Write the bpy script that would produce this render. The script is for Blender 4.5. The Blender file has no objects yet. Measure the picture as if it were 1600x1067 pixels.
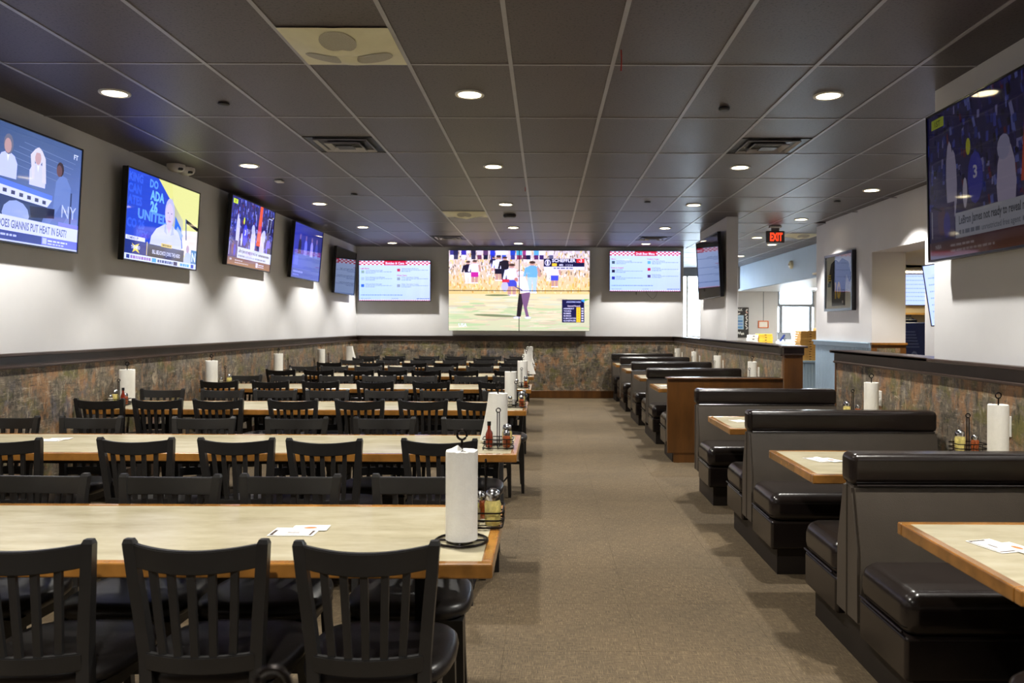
import bpy, bmesh, math, random
from mathutils import Vector, Matrix
random.seed(7)
PI = math.pi
scene = bpy.context.scene
COL = scene.collection

# ---------------------------------------------------------------- camera
EYE = 1.45
cam_d = bpy.data.cameras.new('camera'); cam = bpy.data.objects.new('camera', cam_d); COL.objects.link(cam)
cam.location = (0, 0, EYE); cam.rotation_mode = 'XYZ'
cam.matrix_world = Matrix.Translation((0, 0, EYE)) @ Matrix.Rotation(PI/2, 4, 'X') @ Matrix.Rotation(math.radians(0.2), 4, 'Z')
cam_d.sensor_width = 36.0; cam_d.lens = 1242/1600*36
cam_d.shift_x = -52/1600; cam_d.shift_y = -25/1600
cam_d.clip_start = 0.05; cam_d.clip_end = 200
cam_d.dof.use_dof = True; cam_d.dof.focus_distance = 4.6; cam_d.dof.aperture_fstop = 5.6
scene.camera = cam
# ---------------------------------------------------------------- world: overcast daylight outside the far windows
w = bpy.data.worlds.new('daylight'); scene.world = w; w.use_nodes = True
bg = w.node_tree.nodes['Background']; bg.inputs[0].default_value = (0.66, 0.82, 1.0, 1); bg.inputs[1].default_value = 24.0
# ---------------------------------------------------------------- exposure and light levels
scene.view_settings.view_transform = 'Standard'; scene.view_settings.look = 'None'
scene.view_settings.gamma = 1.0; scene.view_settings.use_curve_mapping = False
scene.view_settings.exposure = 0.0
LAMP_W = 285.0; LAMP_COL = (1.0, 0.965, 0.89); LAMP_CONE = 106; LAMP_BLEND = 0.35
SCREEN = 1.25
scene.cycles.use_denoising = True
scene.cycles.max_bounces = 8; scene.cycles.diffuse_bounces = 5; scene.cycles.glossy_bounces = 4
scene.cycles.transparent_max_bounces = 8
scene.cycles.sample_clamp_indirect = 6.0
scene.cycles.use_light_tree = True

# ---------------------------------------------------------------- layout (metres; camera above the origin looking along +Y)
XL = -3.78; YB = 15.9; XR = 2.584; ZC = 3.011; RAIL = 1.24

# ================================================================ materials
MATS = {}
def lin(c):
    return tuple(((v/255)/12.92 if v/255 <= .04045 else ((v/255+.055)/1.055)**2.4) for v in c[:3])
def newmat(name):
    m = bpy.data.materials.new(name); m.use_nodes = True; MATS[name] = m
    nt = m.node_tree; return m, nt, nt.nodes['Principled BSDF']
def nd(nt, t, **kw):
    n = nt.nodes.new(t)
    for k, v in kw.items(): setattr(n, k, v)
    return n
def ramp(nt, fac, stops):
    r = nd(nt, 'ShaderNodeValToRGB'); e = r.color_ramp.elements
    while len(e) < len(stops): e.new(0.5)
    for el, (p, c) in zip(e, stops): el.position = p; el.color = (*c, 1)
    nt.links.new(fac, r.inputs[0]); return r.outputs[0]
def coords(nt, scale=(1,1,1), which='Object'):
    t = nd(nt, 'ShaderNodeTexCoord'); mp = nd(nt, 'ShaderNodeMapping'); mp.inputs['Scale'].default_value = scale
    if which == 'World':
        g = nd(nt, 'ShaderNodeNewGeometry'); nt.links.new(g.outputs['Position'], mp.inputs[0])
    else: nt.links.new(t.outputs[which], mp.inputs[0])
    return mp.outputs[0]
def noise(nt, vec, scale, detail=4, rough=.6):
    n = nd(nt, 'ShaderNodeTexNoise'); n.inputs['Scale'].default_value = scale; n.inputs['Detail'].default_value = detail
    n.inputs['Roughness'].default_value = rough; nt.links.new(vec, n.inputs['Vector']); return n.outputs['Fac']
def bump(nt, b, h, strength=.3, dist=.01):
    n = nd(nt, 'ShaderNodeBump'); n.inputs['Strength'].default_value = strength; n.inputs['Distance'].default_value = dist
    nt.links.new(h, n.inputs['Height']); nt.links.new(n.outputs[0], b.inputs['Normal'])
def mat(name, col, rough=.5, var=.06, scale=6, metal=0, spec=.5, coat=0, bumpk=0, bscale=80, which='Object', stretch=(1,1,1)):
    """plain procedural surface: colour broken up by a little noise, optional fine relief"""
    m, nt, b = newmat(name); c = lin(col)
    v = coords(nt, stretch, which); f = noise(nt, v, scale)
    lo = tuple(x*(1-var*1.6) for x in c); hi = tuple(min(1, x*(1+var*1.6)) for x in c)
    nt.links.new(ramp(nt, f, [(.3, lo), (.7, hi)]), b.inputs['Base Color'])
    b.inputs['Roughness'].default_value = rough; b.inputs['Metallic'].default_value = metal
    b.inputs['Specular IOR Level'].default_value = spec
    if coat: b.inputs['Coat Weight'].default_value = coat; b.inputs['Coat Roughness'].default_value = .12
    if bumpk: bump(nt, b, noise(nt, v, bscale, 6), bumpk, .004)
    return m
def glow(name, col, strength):
    m, nt, b = newmat(name); c = lin(col)
    b.inputs['Base Color'].default_value = (*c, 1); b.inputs['Emission Color'].default_value = (*c, 1)
    b.inputs['Emission Strength'].default_value = strength; b.inputs['Roughness'].default_value = .4; return m
mat('wall_paint', (213,213,216), .75, .015, 3, bumpk=.15, bscale=160, which='World')
mat('purple_paint', (214,212,214), .75, .015, 3, bumpk=.15, bscale=160, which='World')
mat('soffit_paint', (150,165,182), .7, .02, 3, which='World')
mat('blue_paint', (142,165,186), .55, .03, 5, which='World')
mat('kitchen_paint', (226,216,190), .75, .02, 3, which='World')
mat('dark_wood', (58,42,34), .38, .2, 3, stretch=(1,1,8), which='World')
mat('rail_wood', (64,50,44), .32, .15, 4, which='World')
mat('panel_wood', (92,58,24), .33, .25, 2.2, stretch=(3,3,.6), which='World')
mat('edge_wood', (142,96,42), .22, .32, 5, stretch=(1,1,1), which='World', coat=.5)
mat('black_wood', (33,32,32), .40, .08, 9, bumpk=.05, bscale=60)
mat('black_vinyl', (27,24,24), .33, .12, 5, bumpk=.12, bscale=120)
mat('booth_black', (31,25,23), .24, .15, 4, bumpk=.5, bscale=7, which='World')
mat('booth_gray', (74,66,57), .5, .05, 7, bumpk=.2, bscale=220, which='World')
mat('plinth', (30,24,21), .5, .1, 5)
mat('black_metal', (20,19,19), .35, .05, 8, metal=.2)
mat('wire', (26,20,18), .3, .05, 8, metal=.7)
mat('chrome', (190,190,192), .18, .03, 9, metal=1)
mat('paper', (240,238,232), .9, .02, 30, bumpk=.5, bscale=150)
mat('card', (240,238,234), .55, .01, 9)
mat('card_ink', (60,44,38), .6, .05, 9)
mat('card_red', (214,110,52), .6, .05, 9)
mat('grid_metal', (160,158,162), .4, .05, 5, metal=.3, which='World')
mat('trim_white', (220,218,210), .5, .02, 7)
mat('speaker_white', (214,210,180), .5, .04, 6)
mat('speaker_mesh', (164,160,146), .7, .1, 220)
mat('vent_black', (38,36,35), .45, .08, 7)
mat('tv_black', (14,14,15), .3, .03, 9)
mat('dome_white', (190,185,178), .4, .03, 8)
mat('dome_lens', (12,12,12), .1, .02, 8)
mat('cable', (24,22,22), .6, .03, 8)
mat('red_string', (196,40,22), .7, .05, 9)
mat('plate_white', (228,226,220), .4, .02, 9)
mat('shaker_clear', (196,190,176), .12, .15, 40, coat=.6)
mat('shaker_cheese', (216,200,120), .3, .2, 60, coat=.7)
mat('shaker_pepper', (156,74,30), .3, .35, 90, coat=.7)
mat('sauce_red', (128,40,20), .2, .2, 30, coat=.7)
mat('box_kraft', (205,160,88), .8, .1, 12)
mat('box_yellow', (232,186,60), .7, .08, 12)
mat('counter_white', (225,225,222), .4, .02, 8)
mat('board_black', (40,38,40), .6, .1, 8)
mat('orange_frame', (226,120,64), .5, .05, 8)
mat('door_metal', (120,126,134), .4, .05, 8)
mat('cooler_blue', (42,62,140), .3, .15, 4)
mat('cooler_dark', (20,36,98), .3, .1, 4)
mat('frame_black', (26,22,26), .35, .05, 9)
mat('mat_white', (232,230,214), .8, .02, 9)
mat('jersey_black', (44,44,46), .9, .12, 14)
mat('jersey_teal', (96,120,122), .9, .1, 14)
mat('jersey_yellow', (232,196,40), .8, .05, 14)
mat('sign_body', (92,84,84), .5, .04, 8)
glow('sign_red', (255,66,30), 1.6)
glow('lamp_lens', (255,246,226), 14.0)
glow('kitchen_lens', (255,236,190), 22.0)
glow('added_entrance_lens', (255,250,236), 60.0)  # glow of the unseen panels added to brighten the entrance

# wallpaper: brushed, mottled bronze / green / rust / grey
m, nt, b = newmat('wallpaper')
v = coords(nt, (1,1,1), 'World'); vo = coords(nt, (1.3,1.3,.8), 'World'); vv = coords(nt, (32,32,8), 'World'); vhh = coords(nt, (7,7,38), 'World')
def wmix(fac, c1, c2, blend='MIX'):
    q = nd(nt, 'ShaderNodeMix', data_type='RGBA', blend_type=blend)
    if isinstance(fac, float): q.inputs[0].default_value = fac
    else: nt.links.new(fac, q.inputs[0])
    for s_, c_ in ((6, c1), (7, c2)):
        if isinstance(c_, tuple): q.inputs[s_].default_value = (*c_, 1)
        else: nt.links.new(c_, q.inputs[s_])
    return q.outputs[2]
base = ramp(nt, noise(nt, v, 5.0, 9, .72), [(.32,lin((34,31,30))), (.42,lin((84,78,70))), (.49,lin((132,120,104))), (.56,lin((92,86,76))), (.66,lin((190,172,146)))])
rust = ramp(nt, noise(nt, vo, 4.3, 7, .7), [(.50,(0,0,0)), (.60,(.85,.85,.85))])
olive = ramp(nt, noise(nt, coords(nt, (1.1,1.1,1.7), 'World'), 3.1, 7, .72), [(.51,(0,0,0)), (.62,(.85,.85,.85))])
slate = ramp(nt, noise(nt, coords(nt, (.8,.8,.6), 'World'), 6.1, 6, .7), [(.54,(0,0,0)), (.68,(.65,.65,.65))])
c = wmix(olive, base, lin((112,108,56))); c = wmix(rust, c, lin((166,124,86))); c = wmix(slate, c, lin((104,106,124)))
nv = noise(nt, vv, 1.0, 6, .75); nh = noise(nt, vhh, 1.0, 6, .75)
mxm = nd(nt, 'ShaderNodeMath', operation='MAXIMUM'); nt.links.new(nv, mxm.inputs[0]); nt.links.new(nh, mxm.inputs[1])
c = wmix(ramp(nt, mxm.outputs[0], [(.57,(0,0,0)), (.70,(.8,.8,.8))]), c, lin((210,196,172)))
mnm = nd(nt, 'ShaderNodeMath', operation='MINIMUM'); nt.links.new(nv, mnm.inputs[0]); nt.links.new(nh, mnm.inputs[1])
c = wmix(ramp(nt, mnm.outputs[0], [(.33,(.8,.8,.8)), (.45,(0,0,0))]), c, lin((38,33,30)))
nt.links.new(c, b.inputs['Base Color']); b.inputs['Roughness'].default_value = .5
bump(nt, b, mxm.outputs[0], .35, .003)

# carpet tiles: fine warp/weft threads
m, nt, b = newmat('carpet')
v = coords(nt, (1,1,1), 'World'); va = coords(nt, (260,20,1), 'World'); vb = coords(nt, (20,260,1), 'World')
n1 = noise(nt, va, 1, 3); n2 = noise(nt, vb, 1, 3); n3 = noise(nt, v, 1.6, 5)
ad = nd(nt, 'ShaderNodeMath', operation='MAXIMUM'); nt.links.new(n1, ad.inputs[0]); nt.links.new(n2, ad.inputs[1])
th = ramp(nt, ad.outputs[0], [(.36,lin((58,48,36))), (.56,lin((90,77,58))), (.74,lin((126,110,84)))])
tn = ramp(nt, n3, [(.3,(.82,.82,.82)), (.7,(1.1,1.07,1.04))])
mu = nd(nt, 'ShaderNodeMix', data_type='RGBA', blend_type='MULTIPLY'); mu.inputs[0].default_value = 1
nt.links.new(th, mu.inputs[6]); nt.links.new(tn, mu.inputs[7]); nt.links.new(mu.outputs[2], b.inputs['Base Color'])
b.inputs['Roughness'].default_value = .85; b.inputs['Specular IOR Level'].default_value = .3
bump(nt, b, ad.outputs[0], .5, .004)

# mineral-fibre ceiling tiles: dark with fissures
m, nt, b = newmat('ceiling_tile')
v = coords(nt, (1,1,1), 'World')
f = noise(nt, v, 70, 3, .55); big = noise(nt, v, 1.2, 3)
c1 = ramp(nt, f, [(.36,lin((33,29,29))), (.42,lin((72,63,64))), (1,lin((82,73,74)))])
c2 = ramp(nt, big, [(.3,(.88,.88,.88)), (.7,(1.06,1.05,1.04))])
mu = nd(nt, 'ShaderNodeMix', data_type='RGBA', blend_type='MULTIPLY'); mu.inputs[0].default_value = 1
nt.links.new(c1, mu.inputs[6]); nt.links.new(c2, mu.inputs[7]); nt.links.new(mu.outputs[2], b.inputs['Base Color'])
b.inputs['Roughness'].default_value = .42; bump(nt, b, f, .35, .003)

# stone-look laminate table tops
m, nt, b = newmat('laminate')
v = coords(nt, (1.4,4.5,1), 'World'); f = noise(nt, v, 2.4, 7, .65)
nt.links.new(ramp(nt, f, [(.28,lin((152,143,116))), (.5,lin((172,163,136))), (.72,lin((186,178,154)))]), b.inputs['Base Color'])
b.inputs['Roughness'].default_value = .27; b.inputs['Specular IOR Level'].default_value = .5

# lit screen picture: colour attribute drives what the screen gives off
def screen_mat(name, k, tint=(.93,.98,1.4)):
    m, nt, b = newmat(name)
    a = nd(nt, 'ShaderNodeVertexColor', layer_name='Col')
    b.inputs['Base Color'].default_value = (.006,.006,.007,1); b.inputs['Roughness'].default_value = .045
    b.inputs['Specular IOR Level'].default_value = .6
    q = nd(nt, 'ShaderNodeMix', data_type='RGBA', blend_type='MULTIPLY'); q.inputs[0].default_value = 1; q.inputs[7].default_value = (*tint, 1)
    nt.links.new(a.outputs[0], q.inputs[6]); nt.links.new(q.outputs[2], b.inputs['Emission Color']); b.inputs['Emission Strength'].default_value = k
    return m
screen_mat('screen_on', SCREEN); screen_mat('screen_bright', SCREEN*1.0); screen_mat('screen_dim', SCREEN*.10, (1,.95,1.05)); screen_mat('screen_video', SCREEN*1.12, (1,.96,1.38))
mat('screen_off', (9,9,10), .045, .02, 5, spec=.6)
# flat print: colour attribute as ink
m, nt, b = newmat('print'); a = nd(nt, 'ShaderNodeVertexColor', layer_name='Col'); nt.links.new(a.outputs[0], b.inputs['Base Color']); b.inputs['Roughness'].default_value = .6
# window glass
m, nt, b = newmat('window_glass')
tr = nd(nt, 'ShaderNodeBsdfTransparent'); gl = nd(nt, 'ShaderNodeBsdfGlossy'); gl.inputs['Roughness'].default_value = .02
ms = nd(nt, 'ShaderNodeMixShader'); ms.inputs[0].default_value = .07
nt.links.new(tr.outputs[0], ms.inputs[1]); nt.links.new(gl.outputs[0], ms.inputs[2]); nt.links.new(ms.outputs[0], nt.nodes['Material Output'].inputs[0])

# ================================================================ mesh helpers
def bx(bm, x0, y0, z0, x1, y1, z1, bev=0, seg=2, M=None):
    vs = [bm.verts.new((x, y, z)) for x in (x0, x1) for y in (y0, y1) for z in (z0, z1)]
    fs = [bm.faces.new([vs[i] for i in q]) for q in ((0,1,3,2),(4,6,7,5),(0,4,5,1),(2,3,7,6),(0,2,6,4),(1,5,7,3))]
    out = vs
    if bev:
        es = list({e for f in fs for e in f.edges})
        r = bmesh.ops.bevel(bm, geom=es, offset=bev, segments=seg, profile=.5, affect='EDGES')
        out = list({v for f in r['faces'] for v in f.verts} | {v for f in fs if f.is_valid for v in f.verts})
    if M: bmesh.ops.transform(bm, matrix=M, verts=[v for v in out if v.is_valid])
    return bm
def box(*a, **k):
    return bx(bmesh.new(), *a, **k)
def tube(bm, path, r, seg=8, closed=False, radii=None):
    pts = [Vector(p) for p in path]; n = len(pts); rings = []
    for i, p in enumerate(pts):
        if closed: d = pts[(i+1) % n]-pts[i-1]
        else: d = pts[min(i+1, n-1)]-pts[max(i-1, 0)]
        d.normalize(); up = Vector((0,0,1)) if abs(d.z) < .9 else Vector((1,0,0))
        a = d.cross(up).normalized(); b2 = d.cross(a); rr = radii[i] if radii else r
        rings.append([bm.verts.new(p+(a*math.cos(t*2*PI/seg)+b2*math.sin(t*2*PI/seg))*rr) for t in range(seg)])
    for i in range(n if closed else n-1):
        A, B = rings[i], rings[(i+1) % n]
        sh = 0
        if closed and i == n-1:
            sh = min(range(seg), key=lambda s: sum((A[t].co-B[(t+s) % seg].co).length for t in range(seg)))
        for t in range(seg): bm.faces.new((A[t], A[(t+1) % seg], B[(t+1+sh) % seg], B[(t+sh) % seg]))
    if not closed: bm.faces.new(rings[0][::-1]); bm.faces.new(rings[-1])
    return bm
def lathe(bm, prof, seg=20, c=(0,0,0)):
    rings = []
    for r, z in prof:
        rings.append([bm.verts.new((c[0]+r*math.cos(2*PI*t/seg), c[1]+r*math.sin(2*PI*t/seg), c[2]+z)) for t in range(seg)])
    for A, B in zip(rings, rings[1:]):
        for t in range(seg): bm.faces.new((A[t], A[(t+1) % seg], B[(t+1) % seg], B[t]))
    if prof[0][0] > 1e-4: bm.faces.new(rings[0][::-1])
    if prof[-1][0] > 1e-4: bm.faces.new(rings[-1])
    return bm
def beam(bm, pts, wx, wy, axis=None):
    """square-section bar through points; wx, wy may be per-point lists of half sizes, along X and Y"""
    rings = []
    for i, p in enumerate(pts):
        a = wx[i] if isinstance(wx, (list, tuple)) else wx; c = wy[i] if isinstance(wy, (list, tuple)) else wy
        if axis == 'X': rings.append([bm.verts.new((p[0], p[1]+s*a, p[2]+t*c)) for s, t in ((-1,-1),(1,-1),(1,1),(-1,1))])
        else: rings.append([bm.verts.new((p[0]+s*a, p[1]+t*c, p[2])) for s, t in ((-1,-1),(1,-1),(1,1),(-1,1))])
    for A, B in zip(rings, rings[1:]):
        for t in range(4): bm.faces.new((A[t], A[(t+1) % 4], B[(t+1) % 4], B[t]))
    bm.faces.new(rings[0][::-1]); bm.faces.new(rings[-1]); return bm
def prism(bm, prof, x0, x1, axis='X'):
    """extrude a (y, z) outline along X"""
    n = len(prof)
    A = [bm.verts.new((x0, y, z)) for y, z in prof]; B = [bm.verts.new((x1, y, z)) for y, z in prof]
    for t in range(n): bm.faces.new((A[t], A[(t+1) % n], B[(t+1) % n], B[t]))
    bm.faces.new(A[::-1]); bm.faces.new(B); return bm
def to_mesh(name, bm, smooth=None):
    bmesh.ops.recalc_face_normals(bm, faces=bm.faces[:])
    me = bpy.data.meshes.new(name); bm.to_mesh(me); bm.free()
    if smooth:
        for p in me.polygons: p.use_smooth = True
        me.set_sharp_from_angle(angle=math.radians(smooth))
    return me
def link(o, parent=None):
    COL.objects.link(o)
    if parent: o.parent = parent
    return o
def obj(name, bm, material, parent=None, loc=(0,0,0), rz=0, smooth=None, wn=False):
    me = bm if isinstance(bm, bpy.types.Mesh) else to_mesh(name, bm, smooth)
    if not me.materials: me.materials.append(MATS[material])
    o = bpy.data.objects.new(name, me); o.location = loc; o.rotation_euler = (0,0,rz)
    if wn: o.modifiers.new('weighted', 'WEIGHTED_NORMAL')
    return link(o, parent)
def tag(o, label, cat, group=None):
    o['label'] = label; o['category'] = cat
    if group: o['group'] = group
    return o
def thing(name, label, cat, loc=(0,0,0), rz=0, group=None, tilt=0):
    o = bpy.data.objects.new(name, None); o.empty_display_size = .05; o.location = loc; o.rotation_euler = (tilt,0,rz)
    COL.objects.link(o); return tag(o, label, cat, group)
def struct(name, bm, material, parent=None, **k):
    o = obj(name, bm, material, parent, **k)
    if not parent: o['kind'] = 'structure'
    return o
def dup(root, loc, rz=0, label=None, group=None):
    r = root.copy(); COL.objects.link(r); r.location = loc; r.rotation_euler = (root.rotation_euler[0], 0, rz)
    if label: r['label'] = label
    if group: r['group'] = group
    for ch in list(root.children):
        c = ch.copy(); COL.objects.link(c); c.parent = r
        for g in ch.children:
            d = g.copy(); COL.objects.link(d); d.parent = c
    return r
ORD = ['zeroth','first','second','third','fourth','fifth','sixth','seventh','eighth','ninth','tenth']

# ================================================================ flat pictures for screens and print (x 0..16, y 0..9)
class Pic:
    def __init__(s): s.f = []
    def poly(s, pts, c):
        s.f.append(([(float(x), float(y)) for x, y in pts], [lin(c)]*len(pts)))
    def rect(s, x0, y0, x1, y1, c): s.poly([(x0,y0),(x1,y0),(x1,y1),(x0,y1)], c)
    def grad(s, x0, y0, x1, y1, bl, br, tr, tl):
        s.f.append(([(x0,y0),(x1,y0),(x1,y1),(x0,y1)], [lin(bl), lin(br), lin(tr), lin(tl)]))
    def ell(s, cx, cy, rx, ry, c, n=12, rot=0):
        co, si = math.cos(rot), math.sin(rot); P = []
        for i in range(n):
            a = 2*PI*i/n; x, y = rx*math.cos(a), ry*math.sin(a); P.append((cx+x*co-y*si, cy+x*si+y*co))
        s.poly(P, c)
    def line(s, x0, y0, x1, y1, w, c):
        dx, dy = x1-x0, y1-y0; L = math.hypot(dx, dy) or 1; nx, ny = -dy/L*w/2, dx/L*w/2
        s.poly([(x0-nx,y0-ny),(x1-nx,y1-ny),(x1+nx,y1+ny),(x0+nx,y0+ny)], c)
    def bars(s, x0, y, x1, h, c, rnd=random):
        x = x0
        while x < x1-.05:
            wd = min(rnd.uniform(.2, .62), x1-x); s.rect(x, y, x+wd, y+h, c); x += wd+.11
    def text(s, body, x, y, h, c, align='L', bold=.012, width=None):
        cu = bpy.data.curves.new('t', 'FONT'); cu.body = body; cu.size = 1.0; cu.offset = bold; cu.resolution_u = 2; cu.fill_mode = 'FRONT'
        o = bpy.data.objects.new('t', cu); COL.objects.link(o); dg = bpy.context.evaluated_depsgraph_get(); dg.update()
        ev = o.evaluated_get(dg); me = ev.to_mesh(); k = h/.70
        V = [(q.co.x, q.co.y) for q in me.vertices]; F = [list(p.vertices) for p in me.polygons]
        ev.to_mesh_clear(); bpy.data.objects.remove(o); bpy.data.curves.remove(cu)
        if not V: return
        lo = min(q[0] for q in V); wd = max(q[0] for q in V)-lo
        kx = width/wd if width else k
        ox = {'L': 0, 'C': -wd*kx/2, 'R': -wd*kx}[align]
        lc = lin(c); layer = []
        for f in F: layer.append(([(x+ox+(V[i][0]-lo)*kx, y+V[i][1]*k) for i in f], [lc]*len(f)))
        s.f.append(layer)
    def squash(s, n0, k=6):
        """fold the items added since n0 into k layers"""
        it = []
        for q in s.f[n0:]: it += q if isinstance(q, list) else [q]
        del s.f[n0:]; n = max(1, (len(it)+k-1)//k)
        for i in range(0, len(it), n): s.f.append(it[i:i+n])
    def person(s, x, y, h, shirt, pants, skin=(196,150,126), hair=(70,50,40), shorts=False):
        """small standing figure on a screen, feet at y"""
        wq = h*.17
        for q in (-1, 1):
            s.poly([(x+q*wq*.15,y),(x+q*wq*.75,y),(x+q*wq*.95,y+h*.5),(x,y+h*.5)], skin if shorts else pants)
            s.rect(x+q*wq*.45-wq*.4, y-h*.015, x+q*wq*.45+wq*.4, y+h*.03, (235,235,235))
        s.rect(x-wq*.95, y+h*(.27 if shorts else .4), x+wq*.95, y+h*.52, pants)
        s.poly([(x-wq*.9,y+h*.48),(x+wq*.9,y+h*.48),(x+wq*1.2,y+h*.8),(x+wq*.4,y+h*.86),(x-wq*.4,y+h*.86),(x-wq*1.2,y+h*.8)], shirt)
        s.line(x-wq*1.1, y+h*.8, x-wq*1.5, y+h*.5, wq*.5, shirt); s.line(x+wq*1.1, y+h*.8, x+wq*1.45, y+h*.5, wq*.5, skin)
        s.ell(x, y+h*.93, wq*.55, h*.075, skin, 9); s.ell(x, y+h*.965, wq*.6, h*.045, hair, 9)
    def mesh(s, name, w, h, gap=.0004, sub=None):
        """vertical mesh in local XZ facing -Y, centred; sub = (x0,y0,x1,y1) crops a piece of the picture"""
        sx0, sy0, sx1, sy1 = sub or (0, 0, 16, 9)
        def clip(P, C):
            Q = [(p[0], p[1], *c) for p, c in zip(P, C)]
            for ax, lim, sg in ((0,sx0,1),(0,sx1,-1),(1,sy0,1),(1,sy1,-1)):
                R = []
                for i in range(len(Q)):
                    a, b2 = Q[i-1], Q[i]; da, db = (a[ax]-lim)*sg, (b2[ax]-lim)*sg
                    if (da >= 0) != (db >= 0):
                        t = da/(da-db); R.append(tuple(a[k]+(b2[k]-a[k])*t for k in range(5)))
                    if db >= 0: R.append(b2)
                Q = R
                if len(Q) < 3: return None
            return Q
        verts, faces, cols = [], [], []
        for li, item in enumerate(s.f):
            for P, C in (item if isinstance(item, list) else [item]):
                Q = clip(P, C)
                if not Q: continue
                i0 = len(verts)
                for q in Q:
                    verts.append(((q[0]-sx0)/(sx1-sx0)*w-w/2, -(gap+li*3e-5), (q[1]-sy0)/(sy1-sy0)*h-h/2)); cols.append(q[2:5])
                faces.append(list(range(i0, len(verts))))
        me = bpy.data.meshes.new(name); me.from_pydata(verts, [], faces)
        at = me.color_attributes.new('Col', 'FLOAT_COLOR', 'POINT')
        for i, c in enumerate(cols): at.data[i].color = (*c, 1)
        me.update()
        # all faces look towards -Y
        bm = bmesh.new(); bm.from_mesh(me)
        fl = [f for f in bm.faces if f.normal.y > 0]
        if fl: bmesh.ops.reverse_faces(bm, faces=fl)
        bm.to_mesh(me); bm.free(); return me

# ================================================================ the room
# floor: slab plus carpet tiles laid in the visible part
fl = struct('floor', box(XL-.1, -3.1, -.1, 9.1, 24, -.003), 'carpet')
tile_me = to_mesh('carpet_tile', box(-.3044, -.3044, -.003, .3044, .3044, 0)); tile_me.materials.append(MATS['carpet'])
PT = .61
for i in range(-7, 4):
    for j in range(23):
        x0, x1 = max(.43+PT*i, XL), min(.43+PT*(i+1), XR); y0, y1 = 1.4+PT*j+.31, 1.4+PT*(j+1)+.31
        if x1-x0 < .05: continue
        o = obj('carpet_tile', tile_me, 'carpet', fl, ((x0+x1)/2, (y0+y1)/2, .0)); o.scale = ((x1-x0)/PT, min(1, (min(y1, YB)-y0)/PT), 1)
        if y1 > YB: o.location.y = (y0+YB)/2
        o.location.z = 0.0
# ceiling: slab, tiles, T-bar grid
ce = struct('ceiling', box(XL-.1, -3.1, ZC+.03, 9.1, 24, ZC+.13), 'ceiling_tile')
ct_me = to_mesh('ceiling_tile', box(-.3, -.605, .004, .3, .605, .03, bev=.003, seg=1)); ct_me.materials.append(MATS['ceiling_tile'])
GX = [-.212+.61*k for k in range(-6, 10)]; GY = [4.77+1.22*k for k in range(-3, 15)]
def over_room(x, y):
    if x > 5.12 or x < XL or y > 21.6: return False
    if x > 2.6 and y < 4.9: return False
    if x > 4.26 and y < 12.5: return False
    return True
for xa, xb in zip(GX, GX[1:]):
    for ya, yb in zip(GY, GY[1:]):
        x0, x1, y0, y1 = max(xa, XL), min(xb, 5.12), ya, min(yb, 21.6)
        if x1-x0 < .05 or y1-y0 < .05 or not over_room((x0+x1)/2, (y0+y1)/2): continue
        o = obj('ceiling_tile', ct_me, 'ceiling_tile', ce, ((x0+x1)/2, (y0+y1)/2, ZC)); o.scale = ((x1-x0)/.61, (y1-y0)/1.22, 1)
for x in GX:
    if x <= XL or x > 5.1: continue
    ys = 1.1 if x < 2.6 else (5.0 if x < 4.26 else 12.5)
    obj('grid_runner', box(x-.012, ys, ZC-.001, x+.012, 21.6, ZC+.012), 'grid_metal', ce)
for y in GY:
    if y < 1.1 or y > 21.6: continue
    x1 = XR if y < 5 else (4.26 if y < 12.5 else 5.12)
    obj('grid_cross_bar', box(XL, y-.009, ZC+.001, x1, y+.009, ZC+.012), 'grid_metal', ce)

def clad_wall(name, bm, mt='wall_paint'):
    return struct(name, bm, mt)
def wainscot(parent, x0, y0, x1, y1, nx, ny, z1=RAIL-.09, z0=0.0):
    """wallpapered lower field standing 8 mm proud of a wall face; (nx, ny) is the outward normal"""
    t = .008
    bm = box(min(x0, x0+nx*t, x1), min(y0, y0+ny*t, y1), z0, max(x0, x0+nx*t, x1), max(y0, y0+ny*t, y1), z1)
    return obj('wallpaper', bm, 'wallpaper', parent)
def rail(parent, x0, y0, x1, y1, nx, ny):
    """chair rail: deep board, cap and lower bead"""
    def slab(t, za, zb, nm):
        bm = box(min(x0, x0+nx*t, x1), min(y0, y0+ny*t, y1), za, max(x0, x0+nx*t, x1), max(y0, y0+ny*t, y1), zb, bev=.004, seg=1)
        obj(nm, bm, 'rail_wood', parent)
    slab(.022, RAIL-.095, RAIL-.02, 'rail_board'); slab(.05, RAIL-.022, RAIL, 'rail_cap'); slab(.032, RAIL-.11, RAIL-.092, 'rail_bead')

wl = clad_wall('wall_left', box(XL-.1, -3.1, 0, XL, YB+.1, ZC+.03))
wainscot(wl, XL, -3, XL, YB, 1, 0); rail(wl, XL, -3, XL, YB, 1, 0)
bl = struct('baseboard_left', box(XL, -3, 0, XL+.02, YB, .15, bev=.004, seg=1), 'dark_wood')
wb = clad_wall('wall_back', box(XL, YB, 0, XR+.18, YB+.15, ZC+.03))
wainscot(wb, XL, YB, XR, YB, 0, -1); rail(wb, XL, YB, XR, YB, 0, -1)
struct('baseboard_back', box(XL, YB-.022, 0, 1.36, YB, .15, bev=.004, seg=1), 'panel_wood')
clad_wall('wall_rear', box(XL, -3.1, 0, XR, -3, ZC+.03))
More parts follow.
